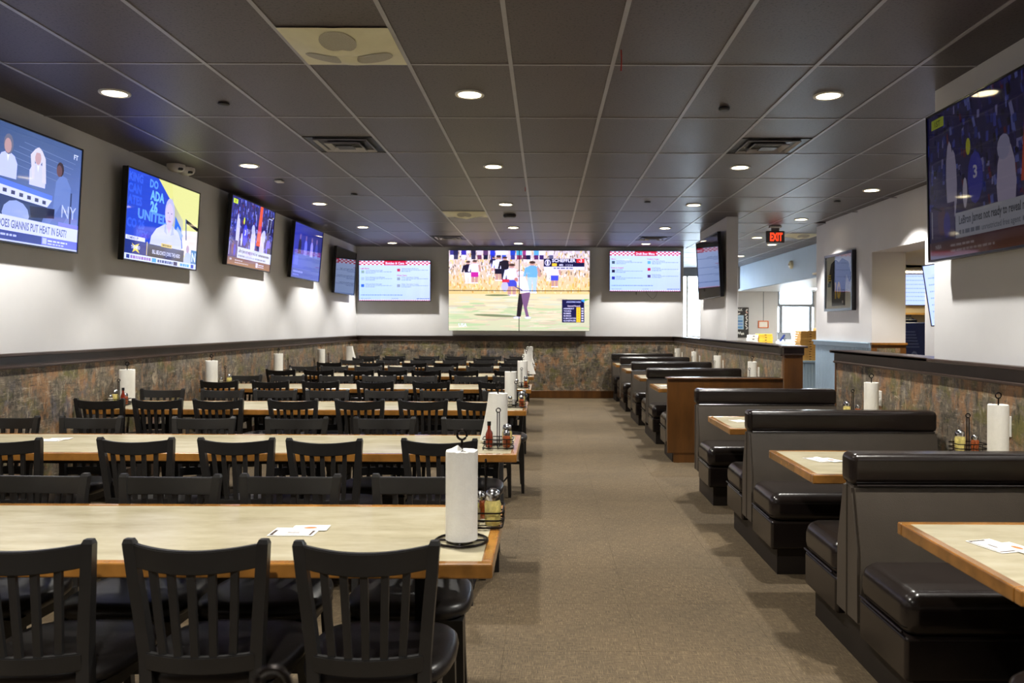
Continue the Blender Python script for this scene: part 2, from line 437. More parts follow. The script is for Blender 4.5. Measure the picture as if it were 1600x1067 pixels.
# near right wall: full height up to y 5.28, half wall on to y 7.05
wr = clad_wall('wall_right', box(XR, -3.1, 0, XR+.18, 5.28, ZC+.03))
wainscot(wr, XR, -3, XR, 7.03, -1, 0); rail(wr, XR, -3, XR, 7.05, -1, 0)
hw = struct('wall_half_near', box(XR, 5.28, 0, XR+.18, 7.05, RAIL-.02), 'wall_paint')
obj('end_post', box(XR-.012, 7.03, 0, XR+.19, 7.06, RAIL-.02), 'panel_wood', hw)
obj('rail_cap', box(XR-.05, 5.281, RAIL-.022, XR+.22, 7.09, RAIL, bev=.004, seg=1), 'rail_wood', hw)
# far half wall with its wooden end post and the white pillar standing on it
hf = struct('wall_half_far', box(XR, 8.62, 0, XR+.18, YB, RAIL-.02), 'wall_paint')
wainscot(hf, XR, 8.62, XR, YB-.01, -1, 0); rail(hf, XR, 8.62, XR, YB-.01, -1, 0)
obj('end_post', box(XR-.012, 8.55, 0, XR+.19, 8.62, RAIL-.02, bev=.004, seg=1), 'panel_wood', hf)
obj('end_post_board', box(XR-.022, 8.535, RAIL-.1, XR+.2, 8.62, RAIL-.02, bev=.004, seg=1), 'rail_wood', hf)
obj('rail_cap', box(XR-.05, 8.51, RAIL-.022, XR+.23, YB-.02, RAIL, bev=.004, seg=1), 'rail_wood', hf)
struct('wall_pillar', box(XR, 11.36, RAIL, XR+.17, 13.3, ZC+.004, bev=.006, seg=1), 'wall_paint')
# side passage: painted wall with the pass-through, beadboard wainscot
XP = 4.26
ws = struct('wall_side_passage', box(XP, 10.37, 0, XP+.44, 12.5, ZC+.03), 'purple_paint')
struct('wall_side_near', box(XP, 5.0, 0, XP+.44, 8.92, ZC+.03), 'purple_paint')
struct('wall_passage_end', box(XR+.18, 4.9, 0, XP+.44, 5.0, ZC+.03), 'wall_paint')
struct('wall_opening_header', box(XP, 8.92, 2.42, XP+.44, 10.37, ZC+.03), 'purple_paint')
op = struct('wall_opening_sill', box(XP+.01, 8.92, 0, XP+.43, 10.36, 1.02), 'wall_paint')
obj('sill_cap', box(XP-.03, 8.92, 1.02, XP+.47, 10.37, 1.05, bev=.004, seg=1), 'panel_wood', op)
jb = struct('trim_1', box(XP-.012, 10.35, 1.05, XP+.44, 10.372, RAIL-.03), 'panel_wood')
obj('wallpaper_panel', box(XP+.06, 10.345, 1.06, XP+.36, 10.352, RAIL-.07), 'wallpaper', jb)
obj('rail_cap', box(XP-.02, 10.32, RAIL-.03, XP+.45, 10.4, RAIL, bev=.004, seg=1), 'edge_wood', jb)
def beadboard(parent, axis, a0, a1, face, z1, sgn):
    """narrow tongue-and-groove boards, too fine to pick apart singly"""
    bm = bmesh.new(); n = int((a1-a0)/.055); p = (a1-a0)/n
    for i in range(n):
        s, e = a0+i*p+.006, a0+(i+1)*p-.006; f0, f1 = sorted((face, face+sgn*.012))
        if axis == 'Y': bx(bm, f0, s, 0, f1, e, z1)
        else: bx(bm, s, f0, 0, e, f1, z1)
    o = obj('beadboard', bm, 'blue_paint', parent); o['kind'] = 'stuff'; return o
beadboard(ws, 'Y', 10.37, 12.5, XP, RAIL-.07, -1)
obj('blue_rail', box(XP-.035, 10.37, RAIL-.075, XP, 12.53, RAIL-.005, bev=.006, seg=1), 'blue_paint', ws)
obj('blue_rail_cap', box(XP-.05, 10.37, RAIL-.02, XP, 12.55, RAIL, bev=.004, seg=1), 'blue_paint', ws)
# far side: lowered soffit, entrance wall with windows and glass door
sf = struct('wall_soffit', box(5.12, 15.1, 2.39, 5.22, 20.9, ZC+.03), 'soffit_paint')
struct('ceiling_low', box(5.22, 12.5, 2.39, 9, 21.7, 2.45), 'counter_white')
struct('wall_soffit_end', box(5.12, 12.5, 2.39, 9, 12.6, ZC+.03), 'purple_paint')
struct('wall_soffit_near', box(5.12, 12.6, 2.39, 5.22, 15.1, ZC+.03), 'soffit_paint')
struct('wall_side_far', box(8.2, 12.5, 0, 8.3, 21.7, ZC+.03), 'kitchen_paint')
YE = 21.6
ew = struct('wall_entrance', box(5.0, YE, 0, 6.32, YE+.15, ZC+.03), 'wall_paint')
struct('wall_entrance_header', box(2.7, YE, 2.80, 5.0, YE+.15, ZC+.03), 'door_metal')
struct('wall_entrance_apron', box(2.7, YE, 0, 5.0, YE+.15, 1.18), 'wall_paint')
struct('wall_entrance_end', box(7.3, YE, 0, 8.2, YE+.15, ZC+.03), 'wall_paint')
struct('wall_entrance_left', box(2.6, YB+.15, 0, 2.7, YE+.15, ZC+.03), 'wall_paint')
wn1 = struct('window_1', box(2.7, YE+.05, 1.18, 5.0, YE+.056, 2.80), 'window_glass')
for x in (2.72, 3.86, 4.96):
    obj('window_frame', box(x-.025, YE+.02, 1.18, x+.025, YE+.1, 2.80), 'trim_white', wn1)
obj('window_sill', box(2.7, YE-.05, 1.15, 5.0, YE+.1, 1.185), 'trim_white', wn1)
dr = struct('door_1', box(6.42, YE+.05, .1, 7.2, YE+.056, 1.98), 'window_glass')
for x in (6.36, 7.16): obj('door_frame', box(x, YE-.02, 0, x+.08, YE+.1, 2.03), 'door_metal', dr)
obj('door_frame', box(6.32, YE-.03, 1.98, 7.3, YE+.1, 2.06), 'door_metal', dr)
obj('bottom_rail', box(6.42, YE+.02, 0, 7.2, YE+.09, .16), 'door_metal', dr)
wn2 = struct('window_2', box(6.36, YE+.05, 2.06, 7.26, YE+.056, 2.38), 'window_glass')
obj('window_frame', box(6.32, YE, 2.06, 6.37, YE+.1, 2.39), 'door_metal', wn2)
obj('window_frame', box(7.25, YE, 2.06, 7.3, YE+.1, 2.39), 'door_metal', wn2)
# pavement outdoors seen through the glass
struct('ground_outside', box(-2, YE+.15, -.12, 14, 40, -.02), 'counter_white')
# kitchen behind the pass-through
struct('wall_kitchen', box(5.6, 14.0, 0, 8.2, 14.1, 2.39), 'kitchen_paint')
struct('wall_kitchen_near', box(XP+.44, 6.9, 0, 8.2, 7.0, 2.42), 'kitchen_paint')
struct('wall_kitchen_side', box(8.1, 7.0, 0, 8.2, 14.0, 2.42), 'kitchen_paint')
struct('ceiling_kitchen', box(XP+.44, 6.9, 2.42, 8.2, 12.5, 2.48), 'kitchen_paint')
struct('ceiling_kitchen_back', box(XP+.44, 12.6, 2.36, 8.2, 14.0, 2.39), 'kitchen_paint')

# ================================================================ ceiling fittings
def downlight():
    t = thing('downlight', 'round white recessed downlight glowing in the dark ceiling over the tables and booths', 'ceiling light', group='recessed downlights over tables and booths')
    obj('trim_ring', lathe(bmesh.new(), [(.078,-.004),(.098,-.006),(.1,-.002),(.1,.006),(.078,.006),(.078,-.004)], 28), 'trim_white', t, smooth=40)
    obj('lens', lathe(bmesh.new(), [(.0001,-.001),(.078,-.001),(.078,.004)], 28), 'lamp_lens', t)
    ld = bpy.data.lights.new('downlight_bulb', 'SPOT'); ld.energy = LAMP_W; ld.color = LAMP_COL; ld.spot_size = math.radians(LAMP_CONE); ld.spot_blend = LAMP_BLEND; ld.shadow_soft_size = .055
    l = bpy.data.objects.new('bulb', ld); l.location = (0,0,-.02); link(l, t)
    return t
spots = [(x, y) for y in (.5, 2.94, 5.38, 7.82, 10.26, 12.7, 15.14) for x in (-2.92, -.517, 1.91)]
proto = downlight(); proto.location = (*spots[0], ZC)
ROW = {-2.92: 'row beside the television wall', -.517: 'row over the aisle ends of tables', 1.91: 'row over the booths'}
YS = sorted({y for x, y in spots}, reverse=True)
for k, p in enumerate(spots):
    o = proto if k == 0 else dup(proto, (*p, ZC))
    o['label'] = f'round recessed downlight, {ROW[p[0]]}, {ORD[YS.index(p[1])+1]} from the video wall'
for k, (x, y) in enumerate(((3.73,9.1),(3.73,11.6),(3.73,14.02),(4.33,15.2),(3.73,16.5),(4.33,17.7),(3.73,19))):
    dup(proto, (x, y, ZC), 0, f'round recessed downlight beyond the half wall, {ORD[7-k]} from the entrance windows', 'downlights beyond the half wall')

def diffuser(x, y, lab):
    t = thing('air_vent', lab, 'air vent', (x, y, ZC))
    obj('backing', box(-.285,-.285,.004,.285,.285,.012), 'tv_black', t)
    for k, (s, z) in enumerate(((.295,-.002),(.225,-.012),(.15,-.022))):
        bm = bmesh.new(); wd = .028
        for a in range(4):
            M = Matrix.Rotation(a*PI/2, 4, 'Z')
            vs = [bm.verts.new(M @ Vector(p)) for p in ((-s,-s,z),(s,-s,z),(s-wd*1.3,-s+wd*1.3,z+.03),(-s+wd*1.3,-s+wd*1.3,z+.03))]; bm.faces.new(vs)
            vs = [bm.verts.new(M @ Vector(p)) for p in ((-s,-s,z),(s,-s,z),(s,-s,z+.012),(-s,-s,z+.012))]; bm.faces.new(vs)
        obj('louvre_ring', bm, 'vent_black' if k == 0 else 'grid_metal', t)
    obj('center_plate', box(-.07,-.07,-.024,.07,.07,-.018), 'vent_black', t)
    return t
diffuser(-1.737, 6.905, 'square black stepped air vent in ceiling near the domed ceiling speaker over the tables')
diffuser(1.923, 6.905, 'square black stepped air vent in ceiling above the near booth tables')
diffuser(-1.737, 14.22, 'square stepped air vent in ceiling near the bottles menu screen')
diffuser(1.923, 14.22, 'square stepped air vent in ceiling above the draft beer menu screen')
def speaker_tile(x, y, lab):
    t = thing('ceiling_speaker', lab, 'speaker', (x, y, ZC))
    bm = bmesh.new(); n = 16
    def hz(u, v):
        r = math.hypot(u, v); return -.004-.05*max(0, 1-(r/.30)**2)-(.012*math.cos(3*math.atan2(v, u)+PI/2) if .04 < r < .28 else 0)*max(0, 1-(r/.29)**2)
    g = [[bm.verts.new((-.295+.59*i/n, -.295+.59*j/n, hz(-.295+.59*i/n, -.295+.59*j/n))) for j in range(n+1)] for i in range(n+1)]
    for i in range(n):
        for j in range(n): bm.faces.new((g[i][j], g[i+1][j], g[i+1][j+1], g[i][j+1]))
    obj('panel', bm, 'speaker_white', t, smooth=50)
    for a in (270, 30, 150):
        cx, cy = .17*math.cos(math.radians(a)), .17*math.sin(math.radians(a))
        bm = bmesh.new(); rings = [[bm.verts.new((cx+r_*math.cos(2*PI*i/24), cy+r_*math.sin(2*PI*i/24), hz(cx+r_*math.cos(2*PI*i/24), cy+r_*math.sin(2*PI*i/24))-.003)) for i in range(24)] for r_ in (.1, .07, .035)]
        for A_, B_ in zip(rings, rings[1:]):
            for i in range(24): bm.faces.new((A_[i], A_[(i+1) % 24], B_[(i+1) % 24], B_[i]))
        bm.faces.new(rings[-1]); obj('grille', bm, 'speaker_mesh', t, smooth=50)
    return t
speaker_tile(-1.127, 4.465, 'white square ceiling speaker panel with three round grilles over the tables')
speaker_tile(-1.127, 11.175, 'white domed ceiling speaker panel nearer the video wall')
speaker_tile(4.363, 13.62, 'cream ceiling speaker panel in the ceiling beside the exit sign')
def disc(name, lab, cat, x, y, r, h, mt, group=None):
    o = obj(name, lathe(bmesh.new(), [(r,0),(r,-h*.6),(r*.8,-h),(.0001,-h)], 20), mt, loc=(x, y, ZC), smooth=40); return tag(o, lab, cat, group)
disc('sprinkler_cover', 'small dark round sprinkler cover in ceiling above the sports desk television', 'sprinkler', -2.28, 5.62, .04, .014, 'vent_black')
disc('sprinkler_cover', 'small round sprinkler cover in ceiling beside the vent over near booths', 'sprinkler', 1.275, 5.69, .04, .02, 'vent_black')
disc('smoke_detector', 'dark round smoke detector on ceiling beside the domed speaker panel', 'smoke detector', -.51, 11.25, .09, .04, 'vent_black')
disc('sprinkler_cover', 'small round sprinkler cover in ceiling above the passage by framed jersey', 'sprinkler', 3.63, 9.9, .04, .014, 'vent_black')
disc('sprinkler_cover', 'small round sprinkler cover in ceiling near the fourth downlight of wall row', 'sprinkler', -2.29, 9.5, .04, .014, 'vent_black')
disc('sprinkler_cover', 'small round sprinkler cover in ceiling between beer menu and booths', 'sprinkler', 1.28, 10.0, .04, .014, 'vent_black')
o = obj('ceiling_sensor', box(-.04,-.05,-.02,.04,.05,0, bev=.006), 'trim_white', loc=(-2.89, 8.62, ZC)); tag(o, 'tiny white square sensor on ceiling near the basketball television', 'sensor')
cm = thing('security_camera', 'white twin-dome security camera on ceiling above the talk show television', 'camera', (-3.62, 7.85, ZC))
for k, (dx, dy) in enumerate(((0,-.07),(.02,.1))):
    d = obj('dome', lathe(bmesh.new(), [(.085,0),(.085,-.03),(.07,-.055),(.04,-.07),(.0001,-.075)], 20, (dx, dy, 0)), 'dome_white', cm, smooth=60)
    obj('lens', lathe(bmesh.new(), [(.0001,-.012),(.022,-.01),(.028,0),(.028,.01)], 14, (dx+.055, dy-.03, -.05)), 'dome_lens', d, smooth=60)
for x, y, ln, lab in ((.424,4.5,.118,'thin red string hanging from the ceiling grid over the aisle'), (-.232,8.97,.05,'short red string end hanging from the ceiling grid near a downlight')):
    tag(obj('red_string', tube(bmesh.new(), [(x,y,ZC),(x+.002,y,ZC-ln*.5),(x,y+.002,ZC-ln)], .0035, 6), 'red_string'), lab, 'string')
# exit sign
ex = thing('exit_sign', 'red lit EXIT sign hanging from the ceiling past the half wall', 'sign', (3.58, 12.4, ZC))
obj('canopy', box(-.09,-.05,-.03,.09,.05,0, bev=.008), 'trim_white', ex); obj('stem', box(-.06,-.02,-.075,.06,.02,-.03), 'sign_body', ex)
obj('body', box(-.143,-.025,-.262,.143,.025,-.075, bev=.012), 'sign_body', ex)
P = Pic(); P.text('EXIT', 8, .9, 7.2, (255,70,30), 'C', .03, 12.4)
o = obj('letters', P.mesh('letters', .25, .15), 'sign_red', ex, (.012,-.0255,-.168)); o['label'] = 'glowing red letters EXIT'

# ================================================================ screens
def tv(name, lab, pos, rz, wd, ht, mt, pic=None, tilt=0, depth=.045, arm=.1, cat='television', powered=True):
    t = thing(name, lab, cat, pos, rz, tilt=tilt)
    e = .011
    bm = bmesh.new(); bx(bm, -wd/2, 0, -ht/2, wd/2, depth, ht/2, bev=.004, seg=1)
    obj('casing', bm, 'tv_black', t)
    bm = bmesh.new()
    for q in ((-wd/2,-ht/2,wd/2,-ht/2+e*1.2),(-wd/2,ht/2-e,wd/2,ht/2),(-wd/2,-ht/2,-wd/2+e,ht/2),(wd/2-e,-ht/2,wd/2,ht/2)):
        bx(bm, q[0], -.008, q[1], q[2], .002, q[3])
    obj('bezel', bm, 'tv_black', t)
    if pic: obj('screen', pic.mesh('screen', wd-2*e, ht-2.2*e), mt, t)
    else: obj('screen', box(-wd/2+e, -.001, -ht/2+e, wd/2-e, .001, ht/2-e), 'screen_off', t)
    obj('wall_bracket', box(-.2, depth, -.15, .2, depth+arm, .15), 'tv_black', t)
    return t

# --- sports desk show
A = Pic(); A.grad(0,0,16,9,(92,112,150),(120,140,190),(78,98,128),(58,80,104))
for k in range(5): A.line(6+k*.6, 6.2+k*.45, 14+k*.3, 5.6+k*.5, .05, (112,130,156))
def desk_person(P, x, y, s, suit, hair, skin):
    P.poly([(x-1.05*s,y),(x+1.05*s,y),(x+1.1*s,y+1.2*s),(x+.75*s,y+1.75*s),(x+.25*s,y+1.95*s),(x-.25*s,y+1.95*s),(x-.75*s,y+1.75*s),(x-1.1*s,y+1.2*s)], suit)
    P.poly([(x-.2*s,y+1.95*s),(x+.2*s,y+1.95*s),(x,y+1.2*s)], (235,235,240))
    P.ell(x, y+2.55*s, .55*s, .8*s, hair); P.ell(x-.06*s, y+2.42*s, .4*s, .58*s, skin)
desk_person(A, 3.2, 4.6, 1.0, (40,50,80), (60,44,38), (190,150,132)); desk_person(A, 6.6, 4.9, 1.0, (196,200,226), (110,110,116), (190,150,134))
desk_person(A, 10.2, 4.8, .95, (206,204,226), (214,206,196), (198,158,146)); A.poly([(9.5,5.4),(9.2,7.2),(9.8,7.8),(10.6,7.8),(11.1,7.2),(11.3,5.2),(10.8,5.2),(10.65,7.1),(10.4,7.55),(9.9,7.5),(9.75,7.1),(9.8,5.4)], (216,208,198))
A.poly([(12.3,2.6),(14.6,2.6),(14.7,5.4),(14.0,6.2),(13.2,6.3),(12.6,5.6)], (110,132,172)); A.poly([(12.0,1.9),(13.6,1.9),(14.6,3.2),(13.4,3.8)], (96,116,160))
A.ell(13.1, 6.75, .5, .62, (60,48,50)); A.ell(12.98, 6.6, .38, .5, (110,78,74)); A.rect(14.7,2.2,14.9,5.0,(54,66,92))
A.poly([(0,5.1),(12.2,4.35),(12.2,3.9),(0,4.6)], (92,124,210)); A.poly([(0,4.6),(12.2,3.95),(11.6,3.3),(0,3.8)], (214,216,222))
for k in range(12): A.rect(.5+k*.95, 4.05-k*.05, .95+k*.95, 4.35-k*.05, (66,72,96))
A.poly([(0,3.8),(11.6,3.3),(11.0,2.0),(0,2.0)], (52,68,98)); A.ell(7.8,2.2,1.6,1.1,(150,166,196)); A.poly([(9.4,3.1),(12.6,3.3),(12.6,2.5),(9.6,2.2)], (30,36,58))
A.text('NY', 15.6, 2.75, 1.1, (190,200,222), 'R', -.005); A.text('FT', 15.5, 8.0, .42, (226,230,236), 'R')
A.poly([(0,2.05),(16,1.95),(16,.8),(0,.85)], (214,216,232)); A.rect(13.2,1.95,16,2.3,(128,128,226))
A.text('DOES GIANNIS PUT HEAT IN EAST?', 14.4, 1.1, .62, (96,104,136), 'R', .02, 8.6)
A.rect(0,.15,16,.84,(58,70,128)); A.rect(11.1,.15,16,.84,(112,116,214)); A.bars(.6,.45,8,.16,(190,196,224)); A.bars(11.9,.5,14.6,.14,(214,218,246)); A.bars(11.9,.26,14.2,.12,(196,200,240)); A.rect(11.2,.25,11.75,.75,(186,190,240))
A.rect(0,0,16,.15,(196,200,222))
# --- talk show with blue lettering
B = Pic(); B.grad(0,0,16,9,(40,66,160),(240,236,212),(226,222,120),(28,60,150)); B.rect(0,0,9.3,9,(34,70,176))
for k, (sx, tx, c) in enumerate(((.3,'KING',(58,96,200)),(4.4,'DO',(92,150,228)))): B.text(tx, sx, 7.9-k*.05, .8, c, 'L', .04)
B.text('CAN', .2, 6.75, .85, (52,92,196), 'L', .04); B.text('ADA', 4.6, 6.6, .95, (116,186,240), 'L', .04)
B.text('ATES', .2, 5.6, .85, (52,92,200), 'L', .04); B.text('26', 4.7, 5.35, 1.05, (120,190,242), 'L', .05)
B.text('UNITED', 2.3, 4.35, .95, (92,150,226), 'L', .04, 6.4); B.text('CO 26', .3, 3.3, .85, (56,96,206), 'L', .04); B.text('MEX', 2.2, 2.3, .8, (52,90,196), 'L', .04)
B.poly([(6.2,9),(9.4,6.9),(9.6,9)], (226,222,120)); B.poly([(9.2,9),(16,9),(16,1.2),(12.4,1.2),(12.2,5.3),(9.6,7.0)], (228,224,128)); B.poly([(12.2,4.2),(16,4.5),(16,1.4),(12.2,1.4)], (236,222,190))
B.poly([(10.3,5.6),(11.8,4.4),(12.4,2.2),(11.2,1.6),(10.2,3.6)], (46,108,196)); B.line(13.0,5.35,16,4.7,.42,(16,16,20)); B.line(12.9,5.6,13.2,3.2,.24,(70,90,130)); B.line(10.8,4.3,12.2,3.4,.6,(150,176,196))
B.poly([(4.8,1.3),(12.3,1.3),(12.0,3.0),(11.1,3.9),(9.6,4.4),(8.0,4.4),(6.2,3.7),(5.2,2.8)], (206,208,238)); B.poly([(8.3,4.4),(9.6,4.4),(9.0,3.5)], (214,190,200)); B.poly([(8.1,4.5),(8.6,3.3),(7.9,3.6)], (176,184,222)); B.poly([(9.8,4.5),(9.4,3.3),(10.2,3.5)], (176,184,222))
B.ell(9.0,5.75,1.1,1.6,(190,186,204),16); B.ell(8.95,5.45,.92,1.35,(214,196,210),16); B.ell(8.6,5.7,.12,.07,(110,100,120)); B.ell(9.4,5.7,.12,.07,(110,100,120)); B.poly([(8.55,4.9),(9.4,4.9),(9.2,4.72),(8.75,4.72)], (190,130,150)); B.poly([(8.93,5.6),(9.08,5.15),(8.85,5.15)], (196,172,186))
B.rect(0,.62,4.4,2.0,(26,50,116)); B.rect(.2,2.0,4.0,2.42,(224,226,236)); B.text('COMING UP', .5, 2.08, .27, (60,70,110)); B.line(4.45,.7,4.45,2.1,.14,(232,206,90))
B.poly([(1.4,1.7),(2.0,1.5),(2.9,1.75),(2.5,1.3),(3.0,.75),(2.2,1.0),(1.6,.75),(1.9,1.3)], (236,214,80)); B.text('THE HERD', 2.2, 1.15, .32, (238,238,238), 'C', .02, 1.7)
B.grad(4.6,.62,12.8,1.95,(44,50,56),(60,66,72),(84,90,96),(70,76,82)); B.rect(7.4,1.9,9.9,2.3,(222,196,96)); B.bars(7.7,2.02,9.6,.16,(140,116,56)); B.text('BILL BELICHICK JOINS THE HERD', 5.6, 1.0, .42, (226,228,232), 'L', .01, 6.3)
B.poly([(12.8,.62),(14.6,.62),(14.5,1.6),(13.9,1.95),(13.2,1.7)], (190,196,216)); B.ell(13.7,2.2,.35,.45,(190,160,160)); B.rect(14.6,.62,16,2.2,(96,130,150)); B.text('N', 15.3, .9, 1.0, (230,238,244), 'C', .03)
B.rect(0,0,16,.62,(214,222,232)); B.rect(.5,.12,1.1,.5,(40,60,130)); B.bars(1.3,.16,5.4,.3,(150,110,170)); B.rect(5.6,.1,6.5,.52,(60,160,220)); B.bars(6.8,.16,10.2,.3,(60,90,130)); B.rect(10.4,.1,11.3,.52,(30,44,90)); B.bars(12,.16,14.2,.3,(80,160,210)); B.rect(14.7,.1,15.4,.52,(50,60,150))
# --- basketball game (same broadcast on two sets)
def hoops(wash=0):
    rnd = random.Random(3); K = Pic(); K.grad(0,0,16,9,(60,54,110),(70,60,110),(36,34,84),(44,44,104)); n0 = len(K.f)
    cols = [(28,28,62),(46,52,136),(74,86,186),(20,20,34),(112,126,206),(60,54,120),(150,150,206),(36,40,96),(120,40,60),(54,70,160)]
    for i in range(420):
        x, y = rnd.uniform(0,16), rnd.uniform(2.2,9); s = .5+(y/9)*.5; l = rnd.uniform(.35,.9)*s; q = rnd.uniform(-.35,.1) if x > 2 else .1
        K.line(x, y, x+q*l, y+l, rnd.uniform(.12,.32), rnd.choice(cols))
    K.squash(n0, 10); n0 = len(K.f)
    for x, y, h in ((2.6,2.4,4.6),(3.0,2.2,4.2)): K.ell(x, y+h/2, .42, h/2, (206,200,226))
    K.ell(4.7,6.2,.25,.5,(220,228,60)); K.ell(4.3,3.6,.25,.9,(226,222,240)); K.ell(5.4,4.3,.8,1.5,(64,68,196)); K.text('3', 5.4, 4.3, .7, (226,226,240), 'C', .03)
    K.ell(8.4,3.4,.9,2.3,(214,206,232)); K.ell(8.2,5.4,.6,.7,(190,190,224)); K.ell(11.9,3.2,.9,2.3,(216,206,232)); K.ell(12.4,4.8,.7,1.0,(196,196,226))
    K.poly([(9.7,3.3),(11.2,3.3),(11.3,9),(10.3,9)], (232,86,52)); K.poly([(10.0,5.2),(11.1,5.2),(11.2,6.2),(10.2,6.2)], (206,70,100))
    K.poly([(13.6,9-.9),(15.6,9-.9),(15.6,5.4),(13.4,5.2)], (30,30,66)); K.line(13.8,7.6,13.6,5.6,.1,(200,206,236)); K.line(15.0,7.8,14.6,5.6,.1,(200,206,236)); K.line(13.9,7.7,15.4,7.7,.1,(200,206,236))
    K.ell(14.4,3.4,.8,1.2,(104,92,214)); K.rect(14.2,2.3,16,3.4,(44,46,70))
    K.rect(.5,8.1,2.0,8.7,(206,226,60)); K.text('1ST', 1.25, 8.22, .34, (40,50,30), 'C')
    K.rect(.3,1.2,3.1,3.3,(80,66,110)); K.ell(1.6,2.3,.5,.9,(120,80,90)); K.line(.4,1.3,.4,3.0,.1,(230,230,236)); K.line(.5,3.3,1.6,2.9,.12,(20,18,26)); K.ell(2.2,2.0,.4,.8,(70,60,170))
    K.rect(3.2,1.05,16,2.55,(210,214,218)); K.text('LeBron James not ready to reveal next', 3.6, 1.85, .48, (64,70,78), 'L', .02, 7.0); K.bars(10.9, 1.85, 15.2, .3, (90,96,104), rnd); K.text('unrestricted free agent', 6.0, 1.24, .34, (120,126,134), 'L', .005, 3.6); K.bars(3.6, 1.26, 5.8, .24, (130,136,144), rnd); K.bars(9.8, 1.26, 14, .24, (130,136,144), rnd)
    K.grad(0,0,16,1.05,(150,104,74),(140,96,70),(116,74,70),(100,70,80)); K.text('NBA', .8, .62, .26, (222,216,216)); K.bars(2.6,.62,5.2,.14,(196,180,176)); K.bars(2.6,.3,7.4,.14,(190,170,160)); K.rect(10.2,.2,11.0,.85,(214,206,210)); K.bars(11.2,.55,13.4,.16,(214,206,210)); K.bars(11.2,.28,13.4,.14,(204,190,190))
    return K
# --- dark stage with four figures
D = Pic(); D.grad(0,0,16,9,(52,60,160),(40,44,110),(34,38,84),(44,52,140))
for x, c in ((3.4,(28,26,52)),(6.6,(108,112,206)),(10.0,(150,140,216)),(12.8,(64,72,150))):
    D.poly([(x-.8,4.0),(x+.8,4.0),(x+.7,6.0),(x+.25,6.6),(x-.25,6.6),(x-.7,6.0)], c); D.ell(x, 6.9, .32, .5, (130,100,140))
D.rect(0,0,16,1.5,(40,44,120)); D.bars(1,.9,6,.25,(130,130,220)); D.bars(1,.4,4,.2,(110,110,200)); D.rect(0,2.1,3,3.6,(70,76,190))
# --- menus
def checker(P, x0, x1, y0, y1, n, c=(214,30,60), edge=(250,246,248)):
    s = (x1-x0)/n; h = (y1-y0)/3
    for i in range(n):
        for j in range(3):
            if (i+j) % 2 == 0: P.rect(x0+i*s, y0+j*h, x0+(i+1)*s, y0+(j+1)*h, c)
def menu(title, lt, rt):
    rnd = random.Random(5); P = Pic(); P.grad(0,0,16,9,(186,212,236),(198,210,242),(216,230,244),(206,224,242)); P.rect(0,8.05,16,8.95,(250,246,248)); n0 = len(P.f)
    checker(P, 0, 5.7, 8.05, 8.95, 12); checker(P, 10.4, 16, 8.05, 8.95, 12); P.squash(n0, 2)
    P.rect(5.6,8.0,10.5,9,(214,30,60)); P.text(title, 8.05, 8.22, .52, (255,250,250), 'C', .02, 4.2)
    ink, soft = (74,92,122), (140,160,190); n0 = len(P.f)
    for side, items in ((0, lt), (8.1, rt)):
        y = 7.45
        for it in items:
            if it[0] == 'h': P.text(it[1], .35+side, y-.32, .3, (196,26,66), 'L', .02); y -= .42
            else:
                P.text(it[1], 1.45+side, y-.3, .24, ink, 'L', .006)
                P.bars(1.45+side, y-.58, 7.4+side, .13, soft, rnd); P.bars(1.45+side, y-.88, 3.6+side, .15, soft, rnd)
                P.rect(.45+side, y-.85, 1.15+side, y-.2, it[2]); y -= 1.55
    P.bars(.4,1.2,9.9,.18,(116,146,186), rnd); P.bars(.4,.45,2.6,.12,soft,rnd); P.bars(7.4,.45,8.8,.12,soft,rnd); P.bars(13,.42,15.8,.14,ink,rnd); P.squash(n0, 3)
    P.rect(0,0,16,.22,(250,240,246)); n0 = len(P.f)
    for i in range(32): P.ell(.25+i*.5, .0, .16, .22, (206,30,60), 8)
    P.squash(n0, 2); return P
M1 = menu('Bottles & Cans', [('h','Light Beers'),('i','Coors Brewing Coors Light',(150,176,150)),('i','Coors Brewing Coors Banquet',(176,196,216)),('i','Anheuser-Busch Bud Light',(60,110,190))],
          [('i','Anheuser-Busch Budweiser',(206,60,80)),('h','White Claws'),('i','White Claw Seltzer Variety',(150,160,160)),('i','White Claw Seltzer Variety',(150,160,160))])
M2 = menu('Draft Beer Menu', [('h','Beers'),('i','Great Northern Brewing',(70,90,96)),('h','Rock & Hopped'),('i','Lakewood',(34,30,54)),('i','Pale Ale',(48,54,150))],
          [('h','Trader\'s Today'),('i','Oskar Blues Brewery',(110,180,226)),('i','Lone Brewing',(206,40,80)),('i','Pecan Brewing',(80,60,110))])
# --- golf broadcast
G = Pic(); rnd = random.Random(11)
G.grad(0,4.1,16,9,(226,196,110),(232,204,120),(206,196,186),(216,204,190)); n0 = len(G.f)
gc = [(236,226,200),(176,150,100),(246,240,228),(140,116,84),(222,190,110),(240,214,130),(120,104,88),(232,232,226),(206,170,90),(250,248,244)]
for i in range(900):
    y = rnd.uniform(4.2,8.9); x = rnd.uniform(0,16); l = rnd.uniform(.15,.5); low = y < 5.8
    c = rnd.choice([(236,206,110),(246,224,150),(226,184,84),(240,222,170),(206,160,70)]) if low else rnd.choice(gc)
    G.line(x, y, x+rnd.uniform(-.15,.15), y+l, rnd.uniform(.06,.16), c)
G.squash(n0, 8)
G.grad(0,0,16,4.15,(198,206,148),(200,202,150),(220,216,158),(224,212,146)); n0 = len(G.f)
for i in range(160):
    x, y = rnd.uniform(0,15), rnd.uniform(.1,3.8); G.ell(x, y, rnd.uniform(.5,1.8), rnd.uniform(.05,.14), rnd.choice([(188,206,140),(218,206,150),(208,212,164),(180,204,136),(226,218,164),(204,194,146)]), 10)
G.squash(n0, 5); n0 = len(G.f)
